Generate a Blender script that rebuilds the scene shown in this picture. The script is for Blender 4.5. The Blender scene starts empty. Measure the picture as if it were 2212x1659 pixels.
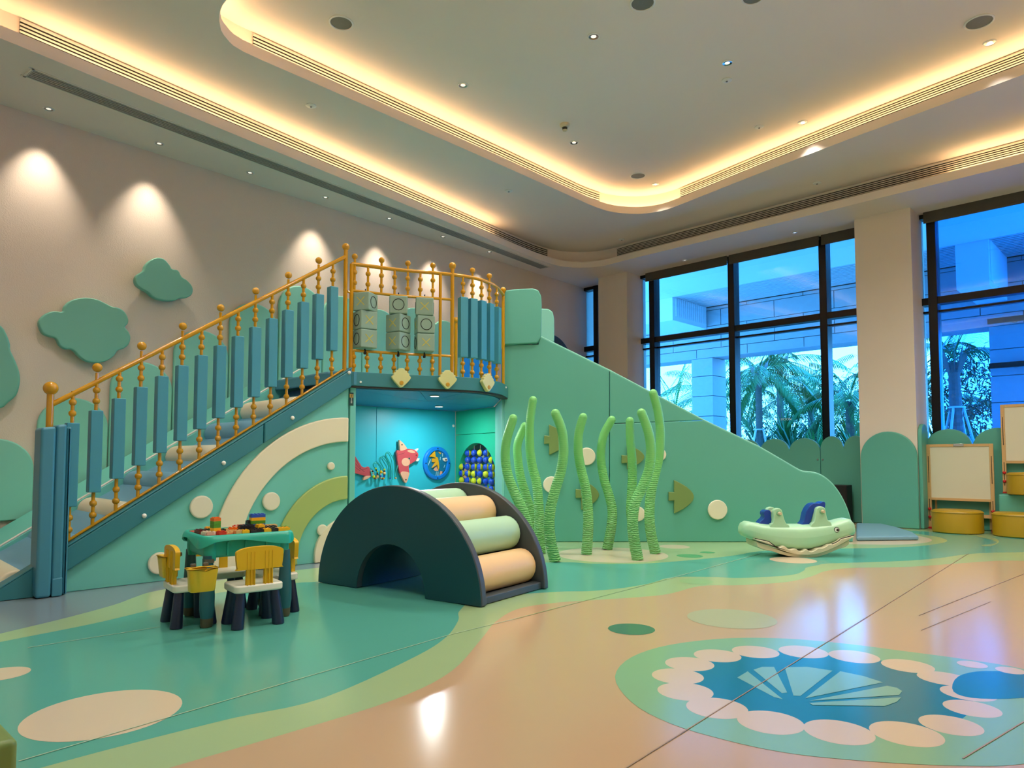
import bpy, bmesh, math, random
from mathutils import Vector, Matrix
from math import sin, cos, pi, radians, sqrt, atan2, tan, hypot
random.seed(7)
SC = bpy.context.scene
COL = SC.collection
# ------------------------------------------------------------------ camera
FPX, HZN, EYE, PIT = 1500.0, 990.0, 0.95, radians(3.0)
CYP = HZN - FPX * tan(PIT)
cam = bpy.data.cameras.new('camera')
cam.sensor_fit = 'HORIZONTAL'; cam.sensor_width = 36.0
cam.lens = FPX / 2212.0 * 36.0
cam.shift_y = (CYP - 829.5) / 2212.0
cam.clip_start = 0.05; cam.clip_end = 300
camo = bpy.data.objects.new('camera', cam); COL.objects.link(camo)
camo.location = (0, 0, EYE); camo.rotation_euler = (pi / 2 + PIT, 0, 0)
SC.camera = camo
# ------------------------------------------------------------------ world and colour management
SC.view_settings.view_transform = 'Standard'
try: SC.view_settings.look = 'None'
except Exception: pass
SC.view_settings.gamma = 1.0
SC.view_settings.use_curve_mapping = False
SC.view_settings.exposure = 0.25
wd = bpy.data.worlds.new('sky'); SC.world = wd; wd.use_nodes = True
wn = wd.node_tree.nodes; wl = wd.node_tree.links
bgn = wn['Background']; bgn.inputs[1].default_value = 10.5
gr = wn.new('ShaderNodeValToRGB'); tcw = wn.new('ShaderNodeTexCoord'); sxw = wn.new('ShaderNodeSeparateXYZ')
wl.new(tcw.outputs['Generated'], sxw.inputs[0]); wl.new(sxw.outputs[2], gr.inputs[0])
gr.color_ramp.elements[0].position = 0.0; gr.color_ramp.elements[0].color = (0.34, 0.68, 1.0, 1)
gr.color_ramp.elements[1].position = 0.6; gr.color_ramp.elements[1].color = (0.13, 0.44, 1.0, 1)
wl.new(gr.outputs[0], bgn.inputs[0])
try:
    SC.cycles.use_denoising = True
    SC.cycles.max_bounces = 8; SC.cycles.diffuse_bounces = 4; SC.cycles.glossy_bounces = 3
    SC.cycles.transparent_max_bounces = 12; SC.cycles.caustics_reflective = False; SC.cycles.caustics_refractive = False
    SC.cycles.sample_clamp_indirect = 6.0
except Exception: pass

# ------------------------------------------------------------------ geometry helpers
V = Vector
CF = V((0, cos(PIT), sin(PIT))); CU = V((0, -sin(PIT), cos(PIT))); CR = V((1, 0, 0)); CC = V((0, 0, EYE))
def ray(x, y): return CR * ((x - 1106) / FPX) + CU * ((CYP - y) / FPX) + CF
def hit(x, y, O, n):
    d = ray(x, y); return CC + d * ((V(O) - CC).dot(n) / d.dot(n))
def fl(x, y, z=0.0): return hit(x, y, (0, 0, z), V((0, 0, 1)))
def depth(x, y, Y):
    d = ray(x, y); return CC + d * (Y / d.y)
def pj(P):
    q = V(P) - CC; z = q.dot(CF); return (1106 + FPX * q.dot(CR) / z, CYP - FPX * q.dot(CU) / z)

class Fr:
    """a vertical plane: u runs along it, z is up, n points into the room"""
    def __init__(s, O, u, n=None):
        s.O = V((O[0], O[1], 0)); s.u = V((u[0], u[1], 0)).normalized()
        s.n = V((s.u.y, -s.u.x, 0)) if n is None else V((n[0], n[1], 0)).normalized()
    def at(s, a, b, c=0.0): return s.O + s.u * a + s.n * c + V((0, 0, b))
    def px(s, x, y, c=0.0):
        p = hit(x, y, s.O + s.n * c, s.n) - s.O
        return (p.dot(s.u), p.z)
    def off(s, c): return Fr(s.O + s.n * c, s.u, s.n)

def crom(pts, k=6, closed=True):
    """smooth curve through the points (any dimension)"""
    pts = [V(p) for p in pts]; n = len(pts); out = []
    rng = range(n) if closed else range(n - 1)
    for i in rng:
        if closed: p0, p1, p2, p3 = pts[i - 1], pts[i], pts[(i + 1) % n], pts[(i + 2) % n]
        else: p0, p1, p2, p3 = pts[max(i - 1, 0)], pts[i], pts[i + 1], pts[min(i + 2, n - 1)]
        for j in range(k):
            t = j / k; t2 = t * t; t3 = t2 * t
            out.append(0.5 * ((2 * p1) + (p2 - p0) * t + (2 * p0 - 5 * p1 + 4 * p2 - p3) * t2 + (3 * p1 - p0 - 3 * p2 + p3) * t3))
    if not closed: out.append(pts[-1])
    return out

class MB:
    def __init__(s): s.v = []; s.f = []
    def add(s, vs, fs):
        o = len(s.v); s.v += [V(p) for p in vs]; s.f += [tuple(i + o for i in f) for f in fs]; return s
    def box(s, c, d, M=None):
        x, y, z = d[0] / 2, d[1] / 2, d[2] / 2
        vs = [V((a * x, b * y, g * z)) for g in (-1, 1) for b in (-1, 1) for a in (-1, 1)]
        if M is not None: vs = [M @ p for p in vs]
        vs = [p + V(c) for p in vs]
        return s.add(vs, [(0, 2, 3, 1), (4, 5, 7, 6), (0, 1, 5, 4), (1, 3, 7, 5), (3, 2, 6, 7), (2, 0, 4, 6)])
    def bar(s, p, q, w, h, up=V((0, 0, 1))):
        p = V(p); q = V(q); d = (q - p); L = d.length; d.normalize()
        sd = d.cross(up)
        if sd.length < 1e-4: sd = d.cross(V((0, 1, 0)))
        sd.normalize(); u = sd.cross(d)
        M = Matrix((sd, d, u)).transposed()
        return s.box((p + q) / 2, (w, L, h), M)
    def slab(s, loop, dirv):
        """loop of 3D points pushed along dirv"""
        n = len(loop); a = [V(p) for p in loop]; b = [p + V(dirv) for p in a]
        return s.add(a + b, [tuple(range(n - 1, -1, -1)), tuple(range(n, 2 * n))] + [(i, (i + 1) % n, n + (i + 1) % n, n + i) for i in range(n)])
    def plate(s, fr, pts, c0, c1):
        return s.slab([fr.at(p[0], p[1], c0) for p in pts], fr.n * (c1 - c0))
    def poly(s, loop): return s.add(loop, [tuple(range(len(loop)))])
    def tube(s, path, r, seg=10, caps=True, closed=False, dome=False, rdir=None):
        P = [V(p) for p in path]; n = len(P)
        rr = list(r) if isinstance(r, (list, tuple)) else [r] * n
        if dome:
            def ext(i, sgn):
                d = (P[i] - P[i - sgn] if sgn > 0 else P[i] - P[1]).normalized(); R0 = rr[i]
                return [(P[i] + d * R0 * sin(a), max(R0 * cos(a), 1e-4)) for a in (radians(25), radians(50), radians(72), radians(88))]
            e = ext(n - 1, 1); b = ext(0, -1)[::-1]
            if dome == 'end': b = []
            P = [q[0] for q in b] + P + [q[0] for q in e]; rr = [q[1] for q in b] + rr + [q[1] for q in e]; n = len(P)
        T = []
        for i in range(n):
            if closed: d = P[(i + 1) % n] - P[i - 1]
            else: d = P[min(i + 1, n - 1)] - P[max(i - 1, 0)]
            if d.length < 1e-9: d = V((0, 0, 1))
            T.append(d.normalized())
        nrm = T[0].cross(V((0, 0, 1)))
        if nrm.length < 1e-3: nrm = T[0].cross(V((0, 1, 0)))
        nrm.normalize(); vs = []
        for i in range(n):
            nrm = nrm - T[i] * nrm.dot(T[i])
            if nrm.length < 1e-6: nrm = T[i].orthogonal()
            nrm.normalize(); b = T[i].cross(nrm)
            for j in range(seg):
                a = 2 * pi * j / seg; vs.append(P[i] + (nrm * cos(a) + b * sin(a)) * rr[i])
        fs = []; m = n if closed else n - 1
        for i in range(m):
            for j in range(seg):
                a = i * seg + j; b_ = i * seg + (j + 1) % seg; i2 = (i + 1) % n
                fs.append((a, b_, i2 * seg + (j + 1) % seg, i2 * seg + j))
        if caps and not closed: fs += [tuple(range(seg - 1, -1, -1)), tuple((n - 1) * seg + j for j in range(seg))]
        return s.add(vs, fs)
    def ball(s, c, r, su=14, sv=9, sc=(1, 1, 1)):
        vs = [V((0, 0, -r))]; fs = []
        for i in range(1, sv):
            a = -pi / 2 + pi * i / sv
            for j in range(su):
                b = 2 * pi * j / su; vs.append(V((r * cos(a) * cos(b), r * cos(a) * sin(b), r * sin(a))))
        vs.append(V((0, 0, r))); t = len(vs) - 1
        for j in range(su): fs.append((0, 1 + (j + 1) % su, 1 + j))
        for i in range(sv - 2):
            for j in range(su):
                a = 1 + i * su + j; b = 1 + i * su + (j + 1) % su; fs.append((a, b, b + su, a + su))
        o = 1 + (sv - 2) * su
        for j in range(su): fs.append((o + j, o + (j + 1) % su, t))
        return s.add([V((p.x * sc[0], p.y * sc[1], p.z * sc[2])) + V(c) for p in vs], fs)
    def lathe(s, prof, c=(0, 0, 0), seg=24, M=None, caps=True):
        vs = []; fs = []; n = len(prof)
        for r, z in prof:
            for j in range(seg):
                a = 2 * pi * j / seg; p = V((r * cos(a), r * sin(a), z))
                vs.append((M @ p if M is not None else p) + V(c))
        for i in range(n - 1):
            for j in range(seg):
                a = i * seg + j; b = i * seg + (j + 1) % seg; fs.append((a, b, b + seg, a + seg))
        if caps: fs += [tuple(range(seg - 1, -1, -1)), tuple((n - 1) * seg + j for j in range(seg))]
        return s.add(vs, fs)
    def grid(s, rows):
        """rows of equal-length point lists -> quads"""
        n = len(rows); m = len(rows[0])
        return s.add([p for r in rows for p in r], [(i * m + j, i * m + j + 1, (i + 1) * m + j + 1, (i + 1) * m + j) for i in range(n - 1) for j in range(m - 1)])

WL = {}
def link(o, w, parent):
    COL.objects.link(o); WL[o.name] = V(w)
    if parent is not None:
        o.parent = parent; o.location = V(w) - WL[parent.name]
    else: o.location = w
    return o
def tag(o, label=None, cat=None, group=None, kind=None):
    if label: o['label'] = label
    if cat: o['category'] = cat
    if group: o['group'] = group
    if kind: o['kind'] = kind
    return o
def obj(name, mb, mat, parent=None, smooth=40, bevel=0, seg=2, label=None, base=None):
    xs = [p.x for p in mb.v]; ys = [p.y for p in mb.v]; zs = [p.z for p in mb.v]
    w = V(((min(xs) + max(xs)) / 2, (min(ys) + max(ys)) / 2, min(zs))) if base is None else V(base)
    me = bpy.data.meshes.new(name)
    me.from_pydata([tuple(p - w) for p in mb.v], [], mb.f); me.update()
    bm = bmesh.new(); bm.from_mesh(me); bmesh.ops.recalc_face_normals(bm, faces=bm.faces); bm.to_mesh(me); bm.free()
    me.materials.append(M[mat])
    if smooth:
        for p in me.polygons: p.use_smooth = True
        me.set_sharp_from_angle(angle=radians(smooth))
    o = bpy.data.objects.new(name, me); link(o, w, parent)
    if bevel:
        b = o.modifiers.new('bevel', 'BEVEL'); b.width = bevel; b.segments = seg; b.limit_method = 'ANGLE'; b.angle_limit = radians(38)
        b.harden_normals = True
    if label: o['label'] = label
    return o
def thing(name, label, cat, loc, group=None, kind=None):
    o = bpy.data.objects.new(name, None); o.empty_display_size = 0.1
    link(o, V(loc), None); return tag(o, label, cat, group, kind)
def struct(name, mb, mat, parent=None, **k):
    o = obj(name, mb, mat, parent, **k)
    if parent is None: o['kind'] = 'structure'
    return o
def copy_tree(o, parent=None):
    c = o.copy(); COL.objects.link(c); c.parent = parent
    for ch in list(o.children): copy_tree(ch, c)
    return c

# ------------------------------------------------------------------ materials
M = {}
def lin(c):
    c = c / 255.0
    return c / 12.92 if c <= 0.04045 else ((c + 0.055) / 1.055) ** 2.4
def rgb(c): return (lin(c[0]), lin(c[1]), lin(c[2]), 1.0)
def mat(name, col, rough=0.5, metal=0.0, spec=0.5, var=0.0, vscale=3.0, bump=0.0, bscale=60.0, coat=0.0, emit=None, estr=0.0, detail=3.0, stretch=None):
    m = bpy.data.materials.new(name); m.use_nodes = True; nt = m.node_tree; nd = nt.nodes; b = nd['Principled BSDF']
    b.inputs['Base Color'].default_value = rgb(col); b.inputs['Roughness'].default_value = rough
    b.inputs['Metallic'].default_value = metal; b.inputs['Specular IOR Level'].default_value = spec
    b.inputs['Coat Weight'].default_value = coat; b.inputs['Coat Roughness'].default_value = 0.15
    if emit: b.inputs['Emission Color'].default_value = rgb(emit); b.inputs['Emission Strength'].default_value = estr
    if var or bump:
        tc = nd.new('ShaderNodeTexCoord'); mp = nd.new('ShaderNodeMapping'); nt.links.new(tc.outputs['Object'], mp.inputs[0])
        if stretch: mp.inputs['Scale'].default_value = stretch
    if var:
        no = nd.new('ShaderNodeTexNoise'); no.inputs['Scale'].default_value = vscale; no.inputs['Detail'].default_value = detail
        nt.links.new(mp.outputs[0], no.inputs[0])
        mx = nd.new('ShaderNodeMix'); mx.data_type = 'RGBA'; c = rgb(col)
        mx.inputs[6].default_value = tuple(v * (1 - var) for v in c[:3]) + (1,); mx.inputs[7].default_value = tuple(min(v * (1 + var), 1) for v in c[:3]) + (1,)
        nt.links.new(no.outputs[0], mx.inputs[0]); nt.links.new(mx.outputs[2], b.inputs['Base Color'])
    if bump:
        nb = nd.new('ShaderNodeTexNoise'); nb.inputs['Scale'].default_value = bscale; nb.inputs['Detail'].default_value = 4
        nt.links.new(mp.outputs[0], nb.inputs[0]); bp = nd.new('ShaderNodeBump'); bp.inputs['Strength'].default_value = bump; bp.inputs['Distance'].default_value = 0.01
        nt.links.new(nb.outputs[0], bp.inputs['Height']); nt.links.new(bp.outputs[0], b.inputs['Normal'])
    M[name] = m; return m
def vinyl(name, col, rough=0.42, **k): return mat(name, col, rough, var=0.035, vscale=2.5, bump=0.06, bscale=14, **k)
vinyl('mint', (112, 198, 186)); vinyl('mint_slide', (92, 172, 154)); vinyl('mint_pale', (134, 206, 188))
vinyl('mint_cloud', (112, 182, 164)); vinyl('teal', (52, 128, 140)); vinyl('pad_blue', (66, 150, 172)); vinyl('post_blue', (66, 138, 162))
vinyl('step_blue', (112, 168, 200)); vinyl('cream', (236, 226, 196)); vinyl('lime', (168, 190, 112)); vinyl('olive', (120, 146, 84))
vinyl('disc_cream', (232, 224, 200)); vinyl('shell', (212, 214, 150)); vinyl('cube', (138, 168, 152)); vinyl('tan', (232, 196, 144)); vinyl('roll_mint', (172, 214, 178))
vinyl('arch_teal', (10, 66, 78)); vinyl('arch_grey', (66, 74, 80)); vinyl('stool_yellow', (176, 140, 20)); vinyl('mat_blue', (112, 156, 178))
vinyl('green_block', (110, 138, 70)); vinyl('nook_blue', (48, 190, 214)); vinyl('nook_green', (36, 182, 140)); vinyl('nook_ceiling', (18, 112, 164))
mat('yellow_metal', (202, 146, 6), 0.22, coat=0.4); mat('white_plastic', (235, 232, 222), 0.35); mat('black_rubber', (18, 18, 20), 0.6)
mat('print_black', (22, 24, 24), 0.6); mat('print_yellow', (206, 190, 70), 0.6); mat('gold', (200, 150, 40), 0.45)
mat('wall_pink', (222, 205, 190), 0.75, var=0.03, vscale=1.2, bump=0.25, bscale=90)
mat('wall_paint', (228, 215, 200), 0.7, var=0.02, bump=0.06, bscale=140)
mat('ceiling_paint', (232, 220, 208), 0.8, var=0.02, vscale=0.8, bump=0.05, bscale=60)
mat('vent_dark', (24, 22, 22), 0.5); mat('vent_grey', (158, 156, 148), 0.5); mat('vent_white', (228, 222, 208), 0.45)
mat('chrome', (210, 210, 205), 0.12, metal=1.0); mat('fixture_white', (225, 226, 222), 0.4); mat('speaker_grey', (118, 120, 112), 0.7, bump=0.3, bscale=400)
mat('detector', (206, 196, 168), 0.4)
mat('led', (255, 220, 170), 0.5, emit=(255, 216, 162), estr=16.0)
mat('lens_dim', (255, 250, 240), 0.3, emit=(255, 246, 230), estr=0.7)
mat('lamp_glow', (255, 250, 240), 0.5, emit=(255, 248, 235), estr=14.0)
mat('frame_dark', (16, 16, 22), 0.3, metal=0.4); mat('blind', (78, 74, 66), 0.8); 
mat('table_green', (30, 172, 150), 0.3); mat('table_leg', (38, 98, 112), 0.35); mat('leg_foot', (86, 78, 58), 0.5)
mat('chair_yellow', (228, 178, 22), 0.32); mat('chair_seat', (228, 226, 210), 0.35); mat('chair_leg', (20, 34, 66), 0.35)
mat('bucket', (236, 186, 28), 0.35); mat('grey_clip', (88, 84, 74), 0.5)
for nm, c in dict(red=(206, 52, 30), orange=(226, 112, 32), green=(76, 148, 40), yellow=(240, 186, 26), white=(226, 216, 196), dark=(26, 26, 34), blue=(30, 84, 190), tan=(212, 176, 116), dgreen=(22, 66, 46), maroon=(96, 24, 30)).items():
    mat('brick_' + nm, c, 0.28)
mat('whale_mint', (172, 218, 182), 0.3); mat('whale_belly', (206, 198, 168), 0.42); mat('whale_blue', (14, 62, 160), 0.25); mat('whale_peg', (206, 188, 156), 0.4)
mat('whale_groove', (128, 186, 144), 0.4)
mat('eye_white', (240, 240, 235), 0.3); mat('eye_black', (10, 10, 12), 0.3)
mat('bead_blue', (14, 74, 204), 0.15, coat=0.5); mat('bead_lime', (200, 216, 30), 0.15, coat=0.5); mat('wire_green', (30, 160, 140), 0.3, metal=0.3); mat('steel', (150, 150, 150), 0.3, metal=0.8)
mat('panel_ring', (20, 130, 230), 0.25); mat('panel_art', (24, 122, 158), 0.35, var=0.2, vscale=9); mat('fish_red', (196, 74, 84), 0.4, var=0.08, vscale=6); mat('fish_peach', (226, 170, 140), 0.4, var=0.06); mat('fish_line', (96, 26, 34), 0.5); mat('shark_gold', (226, 166, 34), 0.35)
mat('nook_ring', (176, 196, 200), 0.4); mat('nook_back', (44, 140, 160), 0.5)
mat('wood', (212, 172, 116), 0.45, var=0.12, vscale=3, stretch=(1, 1, 14)); mat('board', (222, 216, 190), 0.3); mat('knob_red', (205, 28, 30), 0.35); mat('board_slot', (60, 44, 30), 0.6)
mat('speaker_black', (14, 15, 18), 0.5); mat('sign_green', (18, 66, 62), 0.4); mat('sign_gold', (196, 160, 72), 0.4)
mat('stone', (150, 156, 162), 0.7, var=0.1, vscale=9, bump=0.1, bscale=60, detail=8); mat('concrete', (206, 210, 214), 0.8, var=0.03); mat('slat', (176, 182, 186), 0.7); mat('dark_gap', (40, 46, 52), 0.8)
mat('palm_trunk', (104, 98, 90), 0.85, var=0.35, vscale=8, stretch=(1, 1, 5), bump=0.4, bscale=20); mat('frond', (62, 118, 50), 0.45, var=0.3, vscale=3); mat('frond_pale', (116, 160, 80), 0.45, var=0.25, vscale=3); mat('bush', (44, 92, 46), 0.5, var=0.35, vscale=2); mat('tree_leaf', (34, 72, 40), 0.55, var=0.3, vscale=3); mat('husk', (150, 146, 134), 0.8, var=0.2); mat('ground', (176, 180, 160), 0.9, var=0.2, vscale=1.5); mat('paving', (230, 232, 230), 0.8, var=0.06); mat('stake', (206, 208, 204), 0.5)
for nm, c, r in [('floor_beige', (191, 161, 126), .18), ('floor_lime', (159, 187, 137), .18), ('floor_teal', (86, 168, 152), .18), ('floor_grey', (124, 139, 148), .18), ('floor_cream', (212, 197, 169), .18),
                 ('floor_dark', (66, 115, 93), .18), ('floor_sage', (176, 176, 141), .18), ('floor_leaf', (85, 163, 100), .18), ('floor_oval', (130, 176, 135), .18), ('floor_blue', (24, 117, 135), .19), ('floor_pearl', (206, 186, 158), .18), ('floor_shell', (122, 174, 156), .18), ('floor_seam', (140, 112, 86), .5), ('floor_seam_pale', (163, 193, 163), .4), ('floor_mist', (150, 189, 135), .18)]:
    mat(nm, c, r, var=0.02, vscale=1.5, bump=0.03, bscale=5, spec=0.85)
def glassmat():
    m = bpy.data.materials.new('glass'); m.use_nodes = True; nt = m.node_tree; nd = nt.nodes
    for n in list(nd):
        if n.type != 'OUTPUT_MATERIAL': nd.remove(n)
    out = nd['Material Output']; tr = nd.new('ShaderNodeBsdfTransparent'); tr.inputs[0].default_value = (0.46, 0.79, 1.0, 1)
    gl = nd.new('ShaderNodeBsdfGlossy'); gl.inputs['Roughness'].default_value = 0.02; fr = nd.new('ShaderNodeFresnel'); fr.inputs[0].default_value = 1.5
    mx = nd.new('ShaderNodeMixShader'); nt.links.new(fr.outputs[0], mx.inputs[0]); nt.links.new(tr.outputs[0], mx.inputs[1]); nt.links.new(gl.outputs[0], mx.inputs[2]); nt.links.new(mx.outputs[0], out.inputs[0])
    M['glass'] = m
glassmat()
def weedmat():
    m = mat('weed', (124, 206, 120), 0.4); nt = m.node_tree; nd = nt.nodes; b = nd['Principled BSDF']
    tc = nd.new('ShaderNodeTexCoord'); sx = nd.new('ShaderNodeSeparateXYZ'); nt.links.new(tc.outputs['Object'], sx.inputs[0])
    wv = nd.new('ShaderNodeTexWave'); wv.bands_direction = 'Z'; wv.inputs['Scale'].default_value = 16; wv.inputs['Distortion'].default_value = 5; wv.inputs['Detail'].default_value = 2.5; wv.inputs['Detail Scale'].default_value = 1.6
    nt.links.new(tc.outputs['Object'], wv.inputs[0])
    rp = nd.new('ShaderNodeMapRange'); rp.inputs[1].default_value = 0.25; rp.inputs[2].default_value = 1.0; rp.inputs[3].default_value = 0.9; rp.inputs[4].default_value = 0.08
    nt.links.new(sx.outputs[2], rp.inputs[0])
    bp = nd.new('ShaderNodeBump'); bp.inputs['Distance'].default_value = 0.02; nt.links.new(rp.outputs[0], bp.inputs['Strength']); nt.links.new(wv.outputs['Fac'], bp.inputs['Height']); nt.links.new(bp.outputs[0], b.inputs['Normal'])
weedmat()

# ------------------------------------------------------------------ room frame
CH = 4.40                                   # height of the lowest ceiling band
WA = V((-4.995, 6.602, 0)); WD = V((0.660, 0.751, 0)).normalized(); WNI = V((WD.y, -WD.x, 0))     # left wall: point, direction, normal into the room
WALL = Fr(WA, WD, WNI)
GC = fl(1862, 1135); GC.z = 0; GV = V((-0.715, 0.699, 0)).normalized(); GMN = V((-GV.y, GV.x, 0))  # window wall: column line, direction (away from camera), normal into the room
WIN = Fr(GC, GV, GMN)                        # c < 0 is outdoors
SA = fl(140, 1280); SB = fl(690, 1215); SD = (SB - SA).normalized(); STAIR = Fr(SA, SD)             # front face of the stair
SY = fl(1500, 1171).y; SLIDE = Fr((0, SY), (1, 0), (0, -1))                                        # front face of the slide
# ================================================================== STRUCTURE
Z = V((0, 0, 1))
def xy(p, z=0.0): return V((p[0], p[1], z))
def isect(p, d, q, e):
    den = d.x * e.y - d.y * e.x; t = ((q.x - p.x) * e.y - (q.y - p.y) * e.x) / den
    return p + d * t
R0 = isect(WA, WD, GC, GV)                    # corner of left wall and window wall
R1 = GC - GV * 5.05; R3 = WA - WD * 2.6
R2 = isect(R1, WD, R3, WNI)
GO = -GMN                                      # outdoors
R0o = isect(WA, WD, GC + GO * 0.6, GV); R1o = isect(R1, WD, GC + GO * 0.6, GV)
# ---- floor
mb = MB().slab([xy(R0o), xy(R1o), xy(R2), xy(R3)], (0, 0, -0.12))
floor = struct('floor', mb, 'floor_beige', smooth=0)
lay = [0]
def patch(name, pts, matn, k=5, smooth=True, z=None):
    lay[0] += 1; zz = 0.00012 * lay[0] if z is None else z
    w = [fl(*p) for p in pts]
    if smooth: w = crom(w, k)
    return obj(name, MB().poly([xy(p, zz) for p in w]), matn, floor, smooth=0)
def disc(name, x, y, w, matn, z=None):
    zz = 0.00012 * lay[0] if z is None else z
    c = fl(x, y); r = (w / 2) / FPX * c.y / sqrt(1 + (c.x / c.y) ** 2)
    return obj(name, MB().poly([xy((c.x + r * cos(a * pi / 24), c.y + r * sin(a * pi / 24)), zz) for a in range(48)]), matn, floor, smooth=0)
patch('floor_zone', [(-160, 1800), (87, 1745), (365, 1659), (600, 1590), (850, 1512), (975, 1450), (1040, 1380), (1072, 1342), (1120, 1315), (1200, 1302), (1280, 1296.5), (1432, 1285), (1512, 1266), (1600, 1264), (1697, 1257.5), (1750, 1246), (1782, 1234), (1838, 1227), (1960, 1224.5), (2070, 1217), (2160, 1211), (2300, 1206), (2300, 1158), (2110, 1146), (1985, 1143), (1850, 1141), (1500, 1150), (1088, 1165), (690, 1200), (0, 1280), (-350, 1330), (-420, 1500)], 'floor_lime')
patch('floor_zone', [(-300, 1770), (-100, 1710), (87, 1659), (250, 1615), (500, 1552), (700, 1507), (900, 1417), (965, 1375), (990, 1340), (994, 1318), (1040, 1292), (1200, 1278.6), (1270, 1277), (1339, 1271), (1395, 1262), (1421, 1255), (1440, 1249), (1475, 1246), (1540, 1246.5), (1600, 1248.5), (1683, 1244.5), (1719, 1240), (1737, 1232), (1742, 1226), (1766, 1221), (1795, 1217), (1932, 1212.5), (2015, 1207), (2117, 1195), (2300, 1189), (2300, 1168), (2117, 1158), (2010, 1149), (1930, 1146), (1840, 1147), (1500, 1160), (1088, 1175), (690, 1215), (0, 1340), (-250, 1420), (-400, 1600)], 'floor_teal')
patch('floor_zone', [(-260, 1440), (0, 1387), (202, 1347), (330, 1316), (432, 1288), (540, 1271), (644, 1259), (687, 1256), (800, 1240), (1000, 1222), (1208, 1214.6), (1289, 1218), (1379, 1218), (1449, 1213.6), (1518, 1207.6), (1588, 1199.7), (1640, 1191), (1720, 1187), (1799, 1185), (1904, 1183.6), (1987, 1179.5), (2029, 1174), (2046, 1169), (2040, 1164), (2015, 1158), (1950, 1151), (1840, 1150), (1500, 1160), (1088, 1168), (690, 1208), (0, 1290), (-300, 1330)], 'floor_lime')
patch('floor_zone', [(-260, 1430), (0, 1369), (144, 1334.5), (245, 1307), (289, 1291), (330, 1278), (420, 1262), (500, 1250), (640, 1232), (696, 1226), (770, 1221), (770, 1195), (600, 1210), (0, 1270), (-350, 1310), (-420, 1380)], 'floor_grey')
patch('floor_zone', [(1720, 1174), (1843, 1175.6), (1932, 1176.7), (1987, 1174), (2011, 1169), (2007, 1163), (1973, 1156), (1910, 1150), (1840, 1148), (1720, 1160)], 'floor_cream')
patch('floor_zone', [(2085, 1150), (2117, 1160), (2150, 1169), (2149, 1174), (2118, 1178), (2140, 1180), (2158, 1171), (2150, 1163), (2125, 1154), (2100, 1149)], 'floor_lime', k=3)
lay[0] += 1
for a in [(225, 1541, 345, 'floor_cream'), (4, 1456, 126, 'floor_cream'), (1364, 1359, 100, 'floor_dark'), (1580, 1336, 192, 'floor_sage'), (1504, 1256, 73, 'floor_mist'), (1490, 1201, 57, 'floor_leaf'), (1528, 1193.5, 33, 'floor_leaf'),
          (1322, 1198, 238, 'floor_cream'), (1457, 1181, 66, 'floor_cream'), (1713, 1210, 102, 'floor_cream')]:
    disc('floor_dot', *a)
def r5(x, y): return (1280 + x / 2.373, 1180 + y / 2.373)
patch('floor_oval', [(1328.5, 1462), (1364, 1420), (1448.6, 1393), (1575, 1379), (1701, 1380), (1828, 1391), (1954, 1407), (2081, 1424), (2212, 1446), (2330, 1490), (2390, 1560), (2330, 1625), (2200, 1652), (2081, 1655), (1954, 1650), (1828, 1641), (1701, 1627), (1575, 1601), (1448.6, 1563.5), (1364, 1517)], 'floor_oval', k=4)
pearls = [(835, 542, 240), (640, 562, 240), (497, 604, 248), (436, 667, 262), (475, 745, 282), (637, 830, 312), (912, 903, 340), (1262, 953, 362), (1608, 962, 380), (1836, 918, 330), (1945, 833, 300), (1925, 755, 290), (1800, 678, 275), (1615, 614, 272), (1340, 566, 262), (1080, 542, 252)]
patch('floor_pool', [r5(p[0], p[1]) for p in pearls], 'floor_blue', k=4)
lay[0] += 1
for i_, p in enumerate(pearls): disc('floor_pearl', *r5(p[0], p[1]), p[2] / 2.373, 'floor_pearl', 0.00012 * (lay[0] + i_ % 2))
lay[0] += 2
patch('floor_pool', [(2070, 1462), (2130, 1450), (2240, 1458), (2300, 1480), (2240, 1505), (2120, 1510), (2060, 1495)], 'floor_blue', k=4)
lay[0] += 1
for q in [(2100, 1436, 66), (2183, 1449, 66), (2262, 1466, 70)]: disc('floor_pearl', q[0], q[1], q[2], 'floor_pearl')
lay[0] += 1
for w in [[(742, 675), (795, 643), (975, 786), (930, 775)], [(825, 635), (870, 620), (930, 620), (998, 752), (970, 755)], [(985, 622), (1100, 620), (1230, 640), (1065, 770), (1030, 768)], [(1270, 643), (1390, 668), (1488, 700), (1090, 782)], [(1510, 718), (1560, 728), (1587, 745), (1572, 765), (1110, 795)], [(1110, 806), (1582, 777), (1560, 800), (1500, 822), (1130, 817)]]:
    patch('floor_shell_rib', [r5(*p) for p in w], 'floor_shell', smooth=False, z=0.00012 * lay[0])
def seam(a, b, w, matn, z=0.0):
    A = xy(fl(*a), 0.00012 * lay[0] + 0.0001 + z); B = xy(fl(*b), 0.00012 * lay[0] + 0.0001 + z)
    obj('floor_seam', MB().bar(A, B, w, 0.0006), matn, floor, smooth=0)
lay[0] += 1
seam((1340, 1668), (2092, 1196), 0.0045, 'floor_seam'); seam((1985, 1330), (2212, 1240), 0.005, 'floor_seam'); seam((2080, 1640), (2212, 1560), 0.005, 'floor_seam'); seam((1990, 1362), (2140, 1300), 0.004, 'floor_seam')
seam((40, 1646), (975, 1371), 0.005, 'floor_seam_pale'); seam((975, 1371), (1115, 1337), 0.005, 'floor_seam_pale'); seam((1115, 1337), (1440, 1252), 0.007, 'floor_lime'); seam((1440, 1252), (1640, 1197), 0.008, 'floor_seam_pale'); seam((60, 1400), (345, 1355), 0.006, 'floor_seam_pale')
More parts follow.
